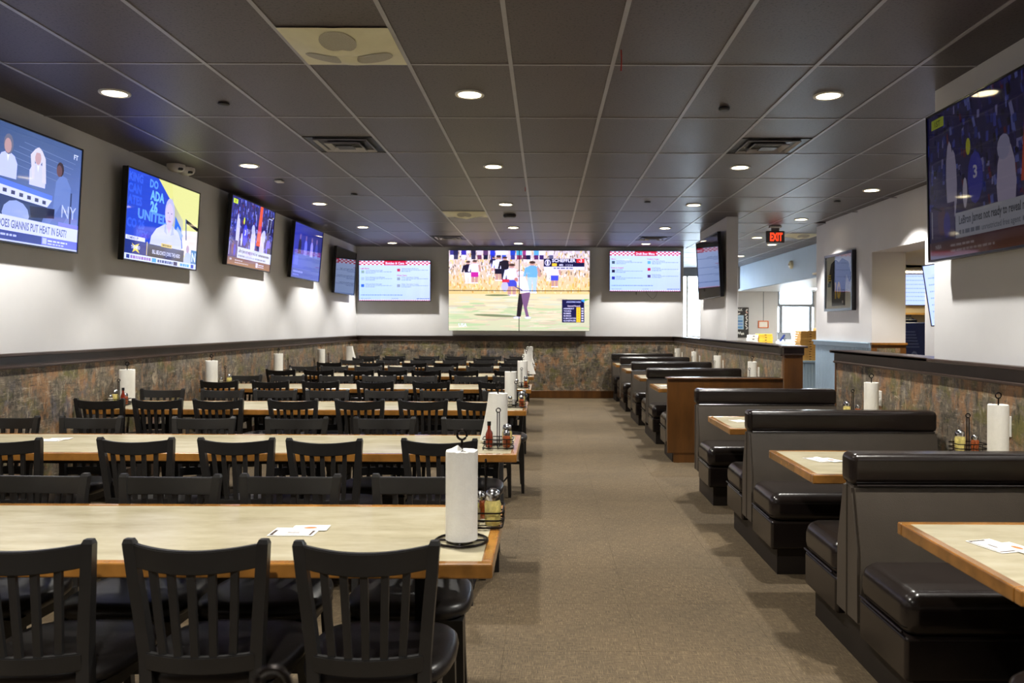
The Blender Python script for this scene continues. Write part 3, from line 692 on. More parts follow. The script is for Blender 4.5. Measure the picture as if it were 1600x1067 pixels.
for x, c, p in ((.4,(60,60,120),(240,240,240)),(.8,(40,40,70),(60,60,80)),(1.7,(60,50,150),(230,230,230)),(2.8,(40,36,60),(50,50,70)),(3.5,(214,206,214),(110,60,80)),(4.2,(90,60,90),(30,30,50)),(5.0,(44,60,190),(40,50,150)),(5.7,(236,236,240),(60,60,80)),(6.3,(226,226,236),(50,80,180)),(7.3,(40,70,170),(60,60,130)),(8.0,(70,170,180),(140,60,90)),(8.6,(150,60,110),(90,40,70)),(9.0,(236,236,240),(30,30,60)),(9.9,(90,170,220),(90,40,90)),(10.5,(240,236,236),(60,40,90)),(11.6,(226,220,220),(90,90,110))):
    G.rect(x-.28, 8.45, x+.28, 9, c); G.rect(x-.24, 8.0, x+.24, 8.5, p)
for a in ((2.2,5.3,2.5,(34,28,46),(238,236,230),0),(2.95,5.3,2.6,(236,232,236),(196,40,140),1),(5.1,6.6,1.7,(36,30,60),(50,70,170),1),(5.7,5.6,2.8,(232,236,242),(30,26,40),1),(6.4,5.6,2.7,(30,26,36),(34,34,50),0),(7.2,4.0,3.5,(224,226,240),(60,70,180),1),(9.45,4.3,3.5,(110,176,214),(176,206,226),0),(11.4,5.6,2.0,(230,226,230),(240,240,240),0),(12.0,4.9,2.7,(226,220,226),(70,80,190),1)):
    G.person(*a[:5], shorts=bool(a[5]))
G.ell(6.4,4.95,.4,.55,(190,190,206)); G.rect(6.1,5.4,6.9,5.75,(206,40,60)); G.ell(5.6,4.02,1.5,.1,(110,124,70)); G.ell(5.4,1.7,2.6,.14,(120,132,84), rot=-.04); G.ell(7.2,2.62,.6,.05,(170,186,130))
G.poly([(7.75,1.6),(8.15,1.6),(8.35,2.9),(8.6,4.2),(8.0,4.2),(7.85,2.9)], (36,26,32)); G.poly([(8.75,1.55),(9.1,1.55),(8.85,2.6),(9.2,4.0),(9.2,4.4),(8.2,4.2),(8.35,3.2)], (120,86,110))
G.poly([(8.1,4.25),(9.15,4.35),(8.9,5.4),(8.6,6.1),(7.9,6.0),(7.6,5.6),(8.0,5.0)], (238,234,240)); G.line(7.9,5.5,7.5,5.8,.24,(206,160,140)); G.line(7.5,5.0,8.3,4.5,.12,(70,80,130)); G.ell(7.7,5.75,.22,.2,(190,120,100)); G.ell(8.15,6.35,.3,.34,(232,214,200)); G.ell(8.15,6.5,.33,.2,(240,240,244))
for x in (7.75, 8.95): G.ell(x, 1.48, .36, .12, (226,226,244))
G.rect(10.75,7.2,15.4,8.1,(26,24,56)); G.rect(14.5,7.65,15.4,8.1,(226,50,50)); G.ell(11.2,7.65,.34,.36,(220,220,232),16); G.ell(11.2,7.65,.26,.28,(26,24,56),16); G.rect(11.1,7.4,11.3,7.9,(220,220,232))
G.text('SCHEFFLER', 11.7, 7.72, .34, (246,246,250), 'L', .02, 2.7); G.text('-3', 14.95, 7.72, .32, (255,240,240), 'C', .02); G.rect(11.7,7.25,12.25,7.58,(240,200,50)); G.text('480', 12.5, 7.28, .22, (240,240,246)); G.text('1 2 3 4', 13.3, 7.28, .2, (214,214,226)); G.rect(10.75,6.85,15.4,7.2,(222,222,228)); G.bars(11.9,6.95,14.2,.14,(110,110,130), rnd)
G.rect(12.85,.95,15.4,3.55,(22,22,60)); G.text('LEADERBOARD', 14.2, 3.2, .17, (190,200,226), 'C'); G.poly([(15.0,3.45),(15.4,3.6),(15.4,3.2)], (50,150,230)); G.poly([(15.4,3.6),(16,3.6),(15.4,3.35)], (110,180,60)); G.text('Second Round', 14.2, 2.75, .17, (240,226,226), 'C')
G.rect(14.5,.98,14.98,2.68,(240,196,40))
for k, nm in enumerate(('HERBERT','YOUNG','RUMER','BURNS','R. MACINTYRE','SCHEFFLER')):
    y = 2.45-k*.275; G.text(nm, 13.05, y, .15, (236,236,244), 'L', .01, min(1.4, .17*len(nm))); G.rect(15.08,y,15.3,y+.15,(220,220,232)); G.text('0', 14.74, y, .13, (90,70,20), 'C')
G.text('USA', 1.15, .45, .36, (244,244,240), 'L', .01)

def left_tv(lab, y0, z0, mt, pic, tilt, x=-3.66):
    return tv('television', lab, (x, y0+.72, z0+.405), PI/2, 1.45, .82, mt, pic, tilt, arm=.06)
left_tv('wall television showing a sports debate desk, on the wall left of twin-dome camera', 4.80, 2.005, 'screen_on', A, math.radians(3))
left_tv('wall television showing a talk show with blue lettering and yellow backdrop', 6.92, 2.015, 'screen_on', B, math.radians(3))
left_tv('wall television showing a crowded basketball game with white caption', 9.17, 2.145, 'screen_on', hoops(), math.radians(5), -3.65)
left_tv('wall television showing a dark blue stage, mirroring the checkered menu', 11.48, 2.14, 'screen_on', D, math.radians(5), -3.65)
left_tv('dark wall television in the corner beside the bottles and cans menu', 13.85, 2.015, 'screen_off', None, math.radians(3))
tv('menu_screen', 'menu screen headed Bottles & Cans with red checkered border', (-2.99, 15.76, 2.325), 0, 1.43, .815, 'screen_bright', M1, arm=.094, cat='menu screen')
ms2 = tv('menu_screen', 'menu screen headed Draft Beer Menu with red checkered border', (1.975, 15.76, 2.53), 0, 1.42, .815, 'screen_bright', M2, arm=.094, cat='menu screen')
cb = obj('power_cable', tube(bmesh.new(), [(.02,.05,-.38),(.06,.06,-.46),(.14,.06,-.535),(.17,.06,-.54),(.22,.06,-.49),(.26,.05,-.38)], .004, 6), 'cable', ms2)
obj('cable_clip', box(-.17,.05,-.46,-.16,.1,-.39), 'cable', ms2)
vw = thing('video_wall', 'large four-panel video wall showing a golfer putting', 'video wall', (-.52, 15.76, 2.138))
for i in (0, 1):
    for j in (0, 1):
        px, pz = (i-.5)*1.403, (j-.5)*.8
        c = obj('panel', box(-.6985,-.002,-.3975,.6985,.09,.3975), 'tv_black', vw, (px, 0, pz))
        obj('panel_screen', G.mesh('panel_screen', 1.388, .786, sub=(i*8, j*4.5, i*8+8, j*4.5+4.5)), 'screen_video', c, (0,-.0022,0))
obj('mounting_frame', box(-1.2,.09,-.7,1.2,.138,.7), 'tv_black', vw)
tv('television', 'dark television on the white pillar standing on the half wall', (2.48, 12.15, 2.335), -PI/2, 1.63, .93, 'screen_off', None, math.radians(3), arm=.05)
tv('television', 'big dim television showing basketball on the wall above the near booths', (2.455, 4.28, 2.327), -PI/2, 1.65, .93, 'screen_dim', hoops(), math.radians(1.2), arm=.08)
K = Pic(); K.grad(0,0,16,9,(196,214,246),(206,222,250),(214,226,250),(200,216,246)); rnd = random.Random(2)
for k in range(7): K.bars(1,1+k*1.0,14,.2,(150,176,216), rnd)
K.squash(1, 2)
tv('television', 'tilted pale blue menu television in the passage beside the pass-through opening', (4.08, 7.93, 1.78), -PI/2, 1.14, .66, 'screen_on', K, math.radians(9), arm=.09)
tv('menu_board', 'lit pale blue menu board on the kitchen wall behind the pass-through', (6.75, 13.93, 2.15), 0, 1.2, .66, 'screen_on', K, arm=.02, cat='menu board', depth=.03)

# ================================================================ dining chairs
def chair_proto():
    t = thing('dining_chair', '', 'chair')
    # sitter faces +Y; back at y -0.24
    n = 36; bm = bmesh.new()
    def ring(k, z, yo=0):
        out = []
        for i in range(n):
            a = 2*PI*i/n; c, s = math.cos(a), math.sin(a); e = 2/3.6
            x = .225*k*math.copysign(abs(c)**e, c); y = .205*k*math.copysign(abs(s)**e, s)
            if y < 0: x *= 1-.10*(-y/.205)
            out.append(bm.verts.new((x, y, z)))
        return out
    rs = [ring(.93,.433), ring(.985,.442), ring(1,.458), ring(.985,.474), ring(.93,.486), ring(.75,.493), ring(.4,.497)]
    for A_, B_ in zip(rs, rs[1:]):
        for i in range(n): bm.faces.new((A_[i], A_[(i+1) % n], B_[(i+1) % n], B_[i]))
    bm.faces.new(rs[-1]); bm.faces.new(rs[0][::-1]); obj('seat', bm, 'black_vinyl', t, smooth=60)
    bm = bmesh.new()
    bx(bm,-.18,.15,.385,.18,.172,.434); bx(bm,-.165,-.185,.385,.165,-.165,.434); bx(bm,-.182,-.18,.385,-.162,.165,.434); bx(bm,.162,-.18,.385,.182,.165,.434)
    obj('seat_frame', bm, 'black_wood', t)
    for s in (-1, 1):
        bm = beam(bmesh.new(), [(s*.196,.17,0),(s*.190,.165,.2),(s*.178,.158,.434)], [.012,.017,.025], [.012,.017,.025]); obj('leg', bm, 'black_wood', t)
        bm = beam(bmesh.new(), [(s*.165,-.245,0),(s*.158,-.205,.2),(s*.152,-.185,.43),(s*.154,-.19,.52),(s*.165,-.206,.65),(s*.177,-.222,.77),(s*.184,-.231,.85),(s*.185,-.232,.862)],
                  [.014,.016,.018,.017,.0165,.016,.0155,.011], [.014,.018,.02,.018,.016,.014,.0135,.009]); obj('back_post', bm, 'black_wood', t)
    def bow(x, z, depth):
        return -.185-(z-.52)*.125-depth*(1-(x/.18)**2)
    def curved(z0, z1, dep, thick, x1=.178, dip=0):
        bm = bmesh.new(); m_ = 12; rings = []
        for i in range(m_+1):
            x = -x1+2*x1*i/m_; r = []
            for z, o in ((z0,-thick),(z0,thick),(z1,thick),(z1,-thick)): r.append(bm.verts.new((x, bow(x, z, dep)+o, z-dip*(1-(x/x1)**2))))
            rings.append(r)
        for A_, B_ in zip(rings, rings[1:]):
            for q in range(4): bm.faces.new((A_[q], A_[(q+1) % 4], B_[(q+1) % 4], B_[q]))
        bm.faces.new(rings[0]); bm.faces.new(rings[-1][::-1])
        bmesh.ops.recalc_face_normals(bm, faces=bm.faces[:])
        es = [e for e in bm.edges if len(e.link_faces) == 2 and e.calc_face_angle(0) > 1.2]
        bmesh.ops.bevel(bm, geom=es, offset=.003, segments=2, affect='EDGES'); return bm
    obj('top_rail', curved(.784, .850, .05, .0105, dip=.010), 'black_wood', t, smooth=40)
    obj('lower_rail', curved(.49, .54, .05, .010, .151), 'black_wood', t, smooth=40)
    for k in range(5):
        x = (k-2)*.056; xb = x*.86
        pts = [(xb, bow(xb*1.17,.535,.05), .535), ((x+xb)/2, bow(x,.65,.05), .65), (x, bow(x,.785,.05), .785)]
        obj('slat', beam(bmesh.new(), pts, .0105, .006), 'black_wood', t)
    for s in (-1, 1): obj('stretcher', beam(bmesh.new(), [(s*.158,-.207,.19),(s*.190,.165,.19)], .008, .008), 'black_wood', t)
    bm = bmesh.new(); bx(bm,-.18,.152,.25,.18,.170,.275); obj('stretcher', bm, 'black_wood', t)
    return t
CH = chair_proto(); first_chair = [True]
def put_chair(x, y, rz, label, group):
    if first_chair[0]:
        first_chair[0] = False; CH.location = (x, y, 0); CH.rotation_euler = (0,0,rz); CH['label'] = label; CH['group'] = group; return CH
    return dup(CH, (x, y, 0), rz, label, group)
# long tables: front and back edge; chairs on the near side and on the video-wall side
TB = {1:(2.29,3.05), 2:(4.24,5.0), 3:(6.42,7.18), 4:(8.53,9.29), 5:(10.65,11.41), 6:(12.75,13.51), 7:(14.55,15.31)}
CX = {(1,'n'):[-.488,-.954,-1.435], (1,'f'):[-.483,-1.006,-1.472,-2.0], (2,'n'):[-.544,-1.136,-1.61,-2.13,-2.80], (2,'f'):[-.47,-1.03,-1.58,-2.17,-2.90,-3.43],
      (3,'n'):[-.495,-.965,-1.467,-2.01,-2.60,-3.08,-3.53], (3,'f'):[-.38,-.94,-1.45,-1.99,-2.47,-2.95,-3.49], (4,'n'):[-.51,-1.21,-1.80,-2.38,-2.90,-3.456],
      (4,'f'):[-.42,-.88,-1.46,-1.96,-2.46,-3.03,-3.53], (5,'n'):[-.48,-1.08,-1.57,-2.02,-2.47,-3.0,-3.5], (5,'f'):[-.47,-.95,-1.52,-2.07,-2.56,-3.04,-3.5],
      (6,'n'):[-.53,-1.02,-1.58,-2.08,-2.75,-3.43], (6,'f'):[-.5,-1.0,-1.55,-2.1,-2.7,-3.3], (7,'n'):[-.55,-1.1,-1.62,-2.2,-2.75,-3.3], (7,'f'):[-.5,-1.05,-1.7,-2.25,-2.9,-3.4]}
rj = random.Random(21)
for (k, side), xs in CX.items():
    y0, y1 = TB[k]; on = ORD[8-k]
    for i, x in enumerate(xs):
        place = 'nearest the aisle' if i == 0 else ORD[i+1]+' from aisle'
        if side == 'n':
            lab = f'black slat-back chair, back to the entrance side, {place}, {on} long table from video wall'
            put_chair(x, y0+.122+rj.uniform(-.015,.01), rj.uniform(-.035,.035), lab.replace('back to the entrance side', 'side away from video wall').replace(' long table', ' table'), f'chairs along the {on} table from the video wall')
        else:
            put_chair(x, y1-.145+rj.uniform(-.012,.012), PI+rj.uniform(-.035,.035), f'black slat-back chair, video wall side, {place}, {on} table from video wall', f'chairs along the {on} table from the video wall')

# ================================================================ tables
def edge_frame(parent, x0, y0, x1, y1, z0, z1, wd=.035, sides='LRFB'):
    for s, a in (('F',(x0,y0,x1,y0+wd)),('B',(x0,y1-wd,x1,y1)),('L',(x0,y0+wd,x0+wd,y1-wd)),('R',(x1-wd,y0+wd,x1,y1-wd))):
        if s in sides: obj('edge_band', box(a[0],a[1],z0,a[2],a[3],z1+.0015, bev=.005, seg=2), 'edge_wood', parent)
def long_table(y0, y1, label, chairs_x=()):
    x0, x1 = -3.715, -.15
    t = thing('dining_table', label, 'table', ((x0+x1)/2, (y0+y1)/2, 0), group='long dining tables'); hx, hy = (x1-x0)/2, (y1-y0)/2
    obj('tabletop', box(-hx+.034, -hy+.034, .722, hx-.034, hy-.034, .76), 'laminate', t); edge_frame(t, -hx, -hy, hx, hy, .718, .76)
    for want in (-hx+.45, 0, hx-.26):
        # stand the pedestal where its foot bar clears the chair legs
        cs = [cx-t.location.x+d for cx in chairs_x for d in (-.19, .19)]
        x = min((want+q*.01 for q in range(-20, 21)), key=lambda v: (min([abs(v-c) for c in cs]+[1]) < .05, abs(v-want)))
        l = obj('pedestal', box(x-.02,-.028,.03,x+.02,.006,.722), 'black_metal', t)
        obj('foot_bar', box(x-.025,-.27,0,x+.025,.27,.03, bev=.006), 'black_metal', l)
    bm = bmesh.new(); bx(bm,-hx+.1,-.29,.69,hx-.1,-.27,.722); bx(bm,-hx+.1,.27,.69,hx-.1,.29,.722); obj('apron', bm, 'black_metal', t)
    return t
for k, (y0, y1) in TB.items():
    long_table(y0, y1, f'long cream laminate table with wooden edge, {ORD[8-k]} from the video wall', CX[(k,'n')]+CX[(k,'f')])
long_table(.22, .98, 'long cream laminate table with wooden edge, eighth from the video wall')

# ================================================================ paper towels, caddies, shakers
def ringpath(r, z, n=20, cx=0, cy=0): return [(cx+r*math.cos(2*PI*i/n), cy+r*math.sin(2*PI*i/n), z) for i in range(n)]
def towel(x, y, z, r, where, loose=None, lean=0):
    h = thing('paper_towel_holder', f'dark wire paper towel holder {where}', 'towel holder', (x, y, z), group='wire paper towel holders')
    obj('base_ring', tube(bmesh.new(), ringpath(.082, .005), .0045, 8, True), 'wire', h, smooth=60)
    bm = bmesh.new(); tube(bm, [(-.08,0,.005),(.08,0,.005)], .004); tube(bm, [(0,-.08,.005),(0,.08,.005)], .004); obj('base_cross', bm, 'wire', h)
    obj('rod', tube(bmesh.new(), [(0,0,.005),(0,0,.325)], .004), 'wire', h)
    obj('loop', tube(bmesh.new(), [(.0155*math.cos(a), 0, .340+.0155*math.sin(a)) for a in [2*PI*i/18 for i in range(18)]], .004, 8, True), 'wire', h, smooth=60)
    p = thing('paper_towel_roll', f'white paper towel roll {where}', 'paper towels', (x, y, z+.01), group='paper towel rolls')
    n = 32; bm = bmesh.new(); rr = random.Random(int(x*100)+int(y*10)); rings = []
    for q, (k, zz) in enumerate(((1,0),(1.0,.004),(1,.1),(1,.2),(1,.274),(.985,.28),(.5,.278),(.26,.277),(.26,.2))):
        rings.append([bm.verts.new((r*k*(1+.008*rr.uniform(-1,1))*math.cos(2*PI*i/n)+lean*zz*0, r*k*(1+.008*rr.uniform(-1,1))*math.sin(2*PI*i/n), zz+(.002*rr.uniform(-1,1) if q > 3 else 0))) for i in range(n)])
    for A_, B_ in zip(rings, rings[1:]):
        for i in range(n): bm.faces.new((A_[i], A_[(i+1) % n], B_[(i+1) % n], B_[i]))
    obj('roll', bm, 'paper', p, smooth=50)
    if loose == 'flap':
        bm = bmesh.new(); g = [bm.verts.new(q) for q in ((-r*.9,-r*.4,.275),(-r*.2,-r*.95,.277),(r*.1,-r*.2,.283),(-r*.25,0,.297),(-r*.75,.1*r,.283))]; bm.faces.new(g[:3]); bm.faces.new((g[0], g[2], g[3], g[4])); obj('torn_flap', bm, 'paper', p)
    if loose in ('left', 'right'):
        c0 = PI if loose == 'left' else 0; bm = bmesh.new(); rows = []
        for i in range(6):
            u = i/5; rows.append([bm.verts.new(((r*1.012+(.05 if loose == 'left' else .075)*u**1.3*math.cos(a_-c0)**2)*math.cos(a_), (r*1.012)*math.sin(a_), .279*(1-u)+.004)) for a_ in [c0+math.radians(-80+16*q) for q in range(11)]])
        for A_, B_ in zip(rows, rows[1:]):
            for i in range(10): bm.faces.new((A_[i], A_[i+1], B_[i+1], B_[i]))
        obj('loose_sheet', bm, 'paper', p, smooth=60)
    return h
def rrect(hx, hy, z, r=.02):
    P_ = []
    for cx, cy, a0 in ((hx-r,hy-r,0),(-hx+r,hy-r,90),(-hx+r,-hy+r,180),(hx-r,-hy+r,270)):
        for k in range(4): a = math.radians(a0+k*30); P_.append((cx+r*math.cos(a), cy+r*math.sin(a), z))
    return P_
def caddy(x, y, z, where, jars, rz=0):
    short = where.replace('at the ', '').replace('on the ', '').replace(' of ', ' ').replace('from the video wall', 'from video wall')
    c = thing('condiment_caddy', f'dark wire condiment caddy {where}', 'caddy', (x, y, z), rz, group='wire condiment caddies')
    for zz in (.006, .03, .055): obj('wire_hoop', tube(bmesh.new(), rrect(.085, .062, zz), .003, 6, True), 'wire', c, smooth=60)
    bm = bmesh.new()
    for q in (-.05, 0, .05): tube(bm, [(q,-.062,.055),(q,-.062,.006),(q,.062,.006),(q,.062,.055)], .0022, 6)
    obj('basket_wires', bm, 'wire', c)
    hd = obj('handle', tube(bmesh.new(), [(-.006,0,.006),(-.006,0,.2)], .003, 6), 'wire', c); obj('handle_rod', tube(bmesh.new(), [(.006,0,.006),(.006,0,.2)], .003, 6), 'wire', c)
    obj('handle_loop', tube(bmesh.new(), [(.012*math.cos(a), 0, .211+.012*math.sin(a)) for a in [2*PI*i/14 for i in range(14)]], .0035, 6, True), 'wire', hd, smooth=60)
    ca, sa = math.cos(rz), math.sin(rz)
    for kind, jx, jy in jars:
        px, py = x+jx*ca-jy*sa, y+jx*sa+jy*ca
        if kind == 'sauce':
            t = thing('sauce_bottle', f'small red sauce bottle in caddy, {short}', 'bottle', (px, py, z+.009))
            obj('body', lathe(bmesh.new(), [(.019,0),(.02,.004),(.02,.07),(.009,.1),(.009,.125)], 14), 'sauce_red', t, smooth=50); obj('cap', lathe(bmesh.new(), [(.011,.12),(.011,.142),(.0001,.143)], 12), 'tv_black', t)
        else:
            mt, ds, s = {'cheese': ('shaker_cheese', 'grated cheese shaker with chrome lid', 1.3), 'pepper': ('shaker_pepper', 'red pepper flake shaker', 1.0), 'salt': ('shaker_clear', 'clear salt shaker', .9)}[kind]
            t = thing('shaker', f'{ds}, {short}', 'shaker', (px, py, z+.009))
            obj('jar', lathe(bmesh.new(), [(q*s, z_*s) for q, z_ in ((.019,0),(.021,.004),(.021,.03),(.022,.055),(.017,.068))], 16), mt, t, smooth=50)
            obj('lid', lathe(bmesh.new(), [(q*s, z_*s) for q, z_ in ((.019,.066),(.02,.078),(.017,.088),(.008,.094),(.0001,.095))], 16), 'chrome', t, smooth=50)
Z = .7615
full = [('salt',-.05,.026),('cheese',.048,.030),('pepper',.048,-.034),('sauce',-.05,-.026)]
def wt(k, end): return f"at the {end} end of {ORD[8-k]} table from video wall"
towel(-.264, 2.53, Z, .051, wt(1,'aisle'), 'flap'); caddy(-.205, 2.76, Z, wt(1,'aisle'), [('cheese',-.048,-.028),('pepper',.045,.022),('salt',-.045,.034)], PI/2)
towel(-.275, 4.66, Z, .056, wt(2,'aisle'), 'left'); caddy(-.262, 4.47, Z, wt(2,'aisle'), full)
towel(-.296, 6.86, Z, .052, wt(3,'aisle')); caddy(-.245, 6.68, Z, wt(3,'aisle'), full[:3])
towel(-.255, 8.95, Z, .056, wt(4,'aisle')); caddy(-.26, 8.76, Z, wt(4,'aisle'), full[:3])
towel(-.262, 11.05, Z, .056, wt(5,'aisle'), 'right'); caddy(-.3, 10.86, Z, wt(5,'aisle'), [('pepper',.042,.0)])
towel(-.29, 13.1, Z, .056, wt(6,'aisle'), 'right'); caddy(-.25, 12.9, Z, wt(6,'aisle'), [('salt',.042,.0)])
towel(-.29, 14.9, Z, .062, wt(7,'aisle')); caddy(-.22, 14.72, Z, wt(7,'aisle'), [('salt',.042,.0)])
towel(-3.665, 6.97, Z, .064, wt(3,'wall')); caddy(-3.61, 6.73, Z, wt(3,'wall'), [('cheese',-.046,.029),('pepper',.045,.024),('salt',-.05,-.034),('sauce',.05,-.024)])
towel(-3.66, 8.72, Z, .064, wt(4,'wall')); caddy(-3.59, 8.92, Z, wt(4,'wall'), [('cheese',.045,.0),('salt',-.045,0)])
towel(-3.66, 10.9, Z, .062, wt(5,'wall')); caddy(-3.6, 11.12, Z, wt(5,'wall'), [('salt',.04,0)])
towel(-3.66, 12.98, Z, .062, wt(6,'wall')); caddy(-3.6, 13.2, Z, wt(6,'wall'), [('salt',.04,0)])
towel(-3.64, 14.78, Z, .062, wt(7,'wall'), 'right')
towel(-.263, .77, Z, .05, wt(0,'aisle'))

# ================================================================ booths along the half walls
XB = 1.316; BX1 = XR-.055
def bench(y, label, near=True, far=True, panel=False):
    """booth bench: wedge back with a black roll on top, seats on one or both sides, recessed plinth"""
    t = thing('booth_bench', label, 'booth', ((XB+BX1)/2, y, 0), group='booth benches'); hx = (BX1-XB)/2
    ya, yb = (-.13 if near else -.055), (.13 if far else .055)
    ta, tb = -.055, .055
    if panel: ya, ta = -.04, -.04
    prof = [(ya,.19),(yb,.19),(yb*.95,.5),(tb,.77),(ta,.77),(ya*.95,.5)]
    bm = prism(bmesh.new(), prof, -hx, hx); bmesh.ops.recalc_face_normals(bm, faces=bm.faces[:])
    bmesh.ops.bevel(bm, geom=[e for e in bm.edges if e.calc_face_angle(0) > 1.0], offset=.012, segments=2, affect='EDGES')
    bk = obj('back', bm, 'booth_gray', t, smooth=35)
    obj('seam', tube(bmesh.new(), [(-hx-.002,0,.2),(-hx-.002,0,.765)], .004, 6), 'booth_gray', bk)
    rb = box(-hx-.006, ta-.010, .768, hx+.002, tb+.010, .905, bev=.030, seg=4)
    obj('top_roll', rb, 'booth_black', t, smooth=60, wn=True)
    bm = bmesh.new(); tube(bm, [(-hx+.02, ta-.008, .770),(hx-.02, ta-.008, .770)], .005, 6); tube(bm, [(-hx+.02, tb+.008, .770),(hx-.02, tb+.008, .770)], .005, 6); obj('piping', bm, 'booth_black', t)
    obj('plinth', box(-hx+.045, (ya-.40 if near else ya+.005), 0, hx, (yb+.40 if far else yb-.005), .2), 'plinth', t)
    for s, on in ((-1, near), (1, far)):
        if not on: continue
        yi = ya if s < 0 else yb; y0_, y1_ = sorted((yi, yi+s*.45))
        st = obj('seat_cushion', box(-hx-.004, y0_, .31, hx, y1_, .475, bev=.06, seg=6), 'booth_black', t, smooth=60, wn=True)
        for v_ in st.data.vertices:
            if v_.co.z > .46: v_.co.z += .022*(1-(v_.co.x/hx)**2)
        y0b, y1b = sorted((yi, yi+s*.435)); obj('seat_box', box(-hx, y0b, .15, hx, y1b, .318, bev=.018, seg=3), 'booth_black', t, smooth=60, wn=True)
        ye = yi+s*.448
        obj('seat_piping', tube(bmesh.new(), [(-hx-.005, yi+s*.03, .332),(-hx-.005, ye-s*.03, .332)], .005, 6), 'booth_black', st)
    if panel:
        pn = obj('end_panel', box(-hx-.015, -.085, .10, hx, -.041, .885, bev=.004, seg=1), 'panel_wood', t); obj('panel_cap', box(-hx-.02,-.095,.885,hx,.06,.9, bev=.003, seg=1), 'panel_wood', t)
        obj('panel_base', box(-hx+.05,-.08,0,hx,-.041,.1), 'panel_wood', t)
    return t
bench(15.74, 'black and gray booth bench against the back wall under the beer menu', near=True, far=False)
bench(13.95, 'double black and gray booth bench, second from the video wall end')
bench(12.1, 'double black and gray booth bench, third from the video wall end')
bench(10.28, 'double black and gray booth bench, fourth from the video wall end')
bench(8.52, 'booth bench with brown wood panel covering its back', near=False, far=True, panel=True)
bench(6.95, 'black and gray booth bench at the open end of near half wall', near=True, far=False)
bench(5.18, 'double black and gray booth bench, seventh from the video wall end')
bench(3.46, 'double black and gray booth bench, eighth from the video wall end')
bench(1.72, 'double black and gray booth bench, ninth from the video wall end')
def booth_table(y, label):
    x0, x1 = 1.29, XR-.012; hx, hy = (x1-x0)/2, .38
    t = thing('booth_table', label, 'table', ((x0+x1)/2, y, 0), group='booth tables')
    obj('tabletop', box(-hx+.034,-hy+.034,.7,hx,hy-.034,.735), 'laminate', t); edge_frame(t, -hx, -hy, hx, hy, .692, .735, sides='LFB')
    obj('pedestal', lathe(bmesh.new(), [(.2,0),(.2,.012),(.04,.03),(.035,.05),(.035,.68),(.12,.69),(.12,.7)], 20), 'black_metal', t, smooth=40)
    return t
BT = [(2.53,'eighth'),(4.2,'seventh'),(5.92,'sixth'),(9.42,'fourth'),(11.2,'third'),(13.02,'second'),(14.85,'first')]
BT = [(y, o) for (y, _), o in zip(BT, ['seventh','sixth','fifth','fourth','third','second','first'])]
for y, o in BT: booth_table(y, f'cream booth table with wooden edge, {o} from the video wall')
ZB = .7365
for (y, o), q in zip(BT[1:], (4.34,6.03,9.5,11.42,13.16,14.86)):
    wh = f'on the {o} booth table from the video wall'
    towel(2.475, q, ZB, .053, wh); caddy(2.40, q+(.17 if q < 9 else -.16), ZB, wh, [('pepper',.04,.0),('cheese',-.045,.0)] if q < 9 else [('salt',.04,0)])
    pl = thing('outlet_plate', f'white wall outlet plate above the {o} booth table from the video wall', 'outlet', (XR-.008, q+.08, .90), group='white outlet plates on wallpapered half walls')
    obj('plate', box(-.006,-.036,-.058,0,.036,.058, bev=.003, seg=1), 'plate_white', pl); obj('socket', box(-.008,-.014,.008,-.006,.014,.034), 'trim_white', pl); obj('socket', box(-.008,-.014,-.034,-.006,.014,-.008), 'trim_white', pl)
# cards lying on the tables
def cards(x, y, z, rz, where):
    t = tag(obj('table_card', box(-.075,-.05,0,.075,.05,.001), 'card', loc=(x, y, z), rz=rz), f'white printed card with dark corner marks {where}', 'card', 'printed cards on tables')
    bm = bmesh.new()
    bx(bm,-.07,-.045,.0011,-.06,.02,.0014); bx(bm,-.07,-.045,.0011,.05,-.041,.0014); bx(bm,.058,-.045,.0011,.066,.02,.0014); obj('corner_marks', bm, 'card_ink', t)
    bm = bmesh.new(); bx(bm,-.02,-.016,.0011,.02,-.008,.0014); obj('printed_line', bm, 'card_ink', t)
    c2 = tag(obj('promo_card', box(-.06,-.035,0,.06,.035,.001), 'card', loc=(x+.04*math.cos(rz)-.045*math.sin(rz), y+.04*math.sin(rz)+.045*math.cos(rz), z+.0016), rz=rz+.05), f'white card with orange oval {where}', 'card', 'cards with orange oval')
    bm = lathe(bmesh.new(), [(.0001,.0015),(.02,.0015),(.02,.0011)], 18); bmesh.ops.scale(bm, vec=(1.1,.55,1), verts=bm.verts[:]); obj('orange_oval', bm, 'card_red', c2)
cards(-.83, 2.64, Z, .0, 'on the seventh table from the video wall'); cards(-2.93, 4.70, Z, .1, 'on the sixth table from the video wall')
for (y, o), dx, a in zip(BT[:4], (1.47,1.47,1.46,1.42), (-1.3,-1.2,-1.35,-1.4)): cards(dx, y+.06, ZB, a, f'on the {o} booth table from the video wall')

# ================================================================ framed jersey
jf = thing('framed_jersey', 'black framed sports jersey with yellow number 10 on the passage wall', 'picture', (XP-.003, 11.43, 2.09), -PI/2)
fw, fh = 1.08, .83
bm = bmesh.new()
for q in ((-fw/2,-fh/2,fw/2,-fh/2+.035),(-fw/2,fh/2-.035,fw/2,fh/2),(-fw/2,-fh/2+.035,-fw/2+.035,fh/2-.035),(fw/2-.035,-fh/2+.035,fw/2,fh/2-.035)): bx(bm, q[0], -.06, q[1], q[2], 0, q[3])
obj('frame', bm, 'frame_black', jf); obj('mat_board', box(-fw/2+.03,-.03,-fh/2+.03,fw/2-.03,-.004,fh/2-.03), 'mat_white', jf)
P_ = [(-.27,-.34),(.22,-.34),(.22,-.05),(.27,.12),(.40,-.02),(.46,.06),(.33,.27),(.12,.33),(.0,.28),(-.14,.33),(-.3,.28),(-.42,.05),(-.36,-.03),(-.28,.12)]
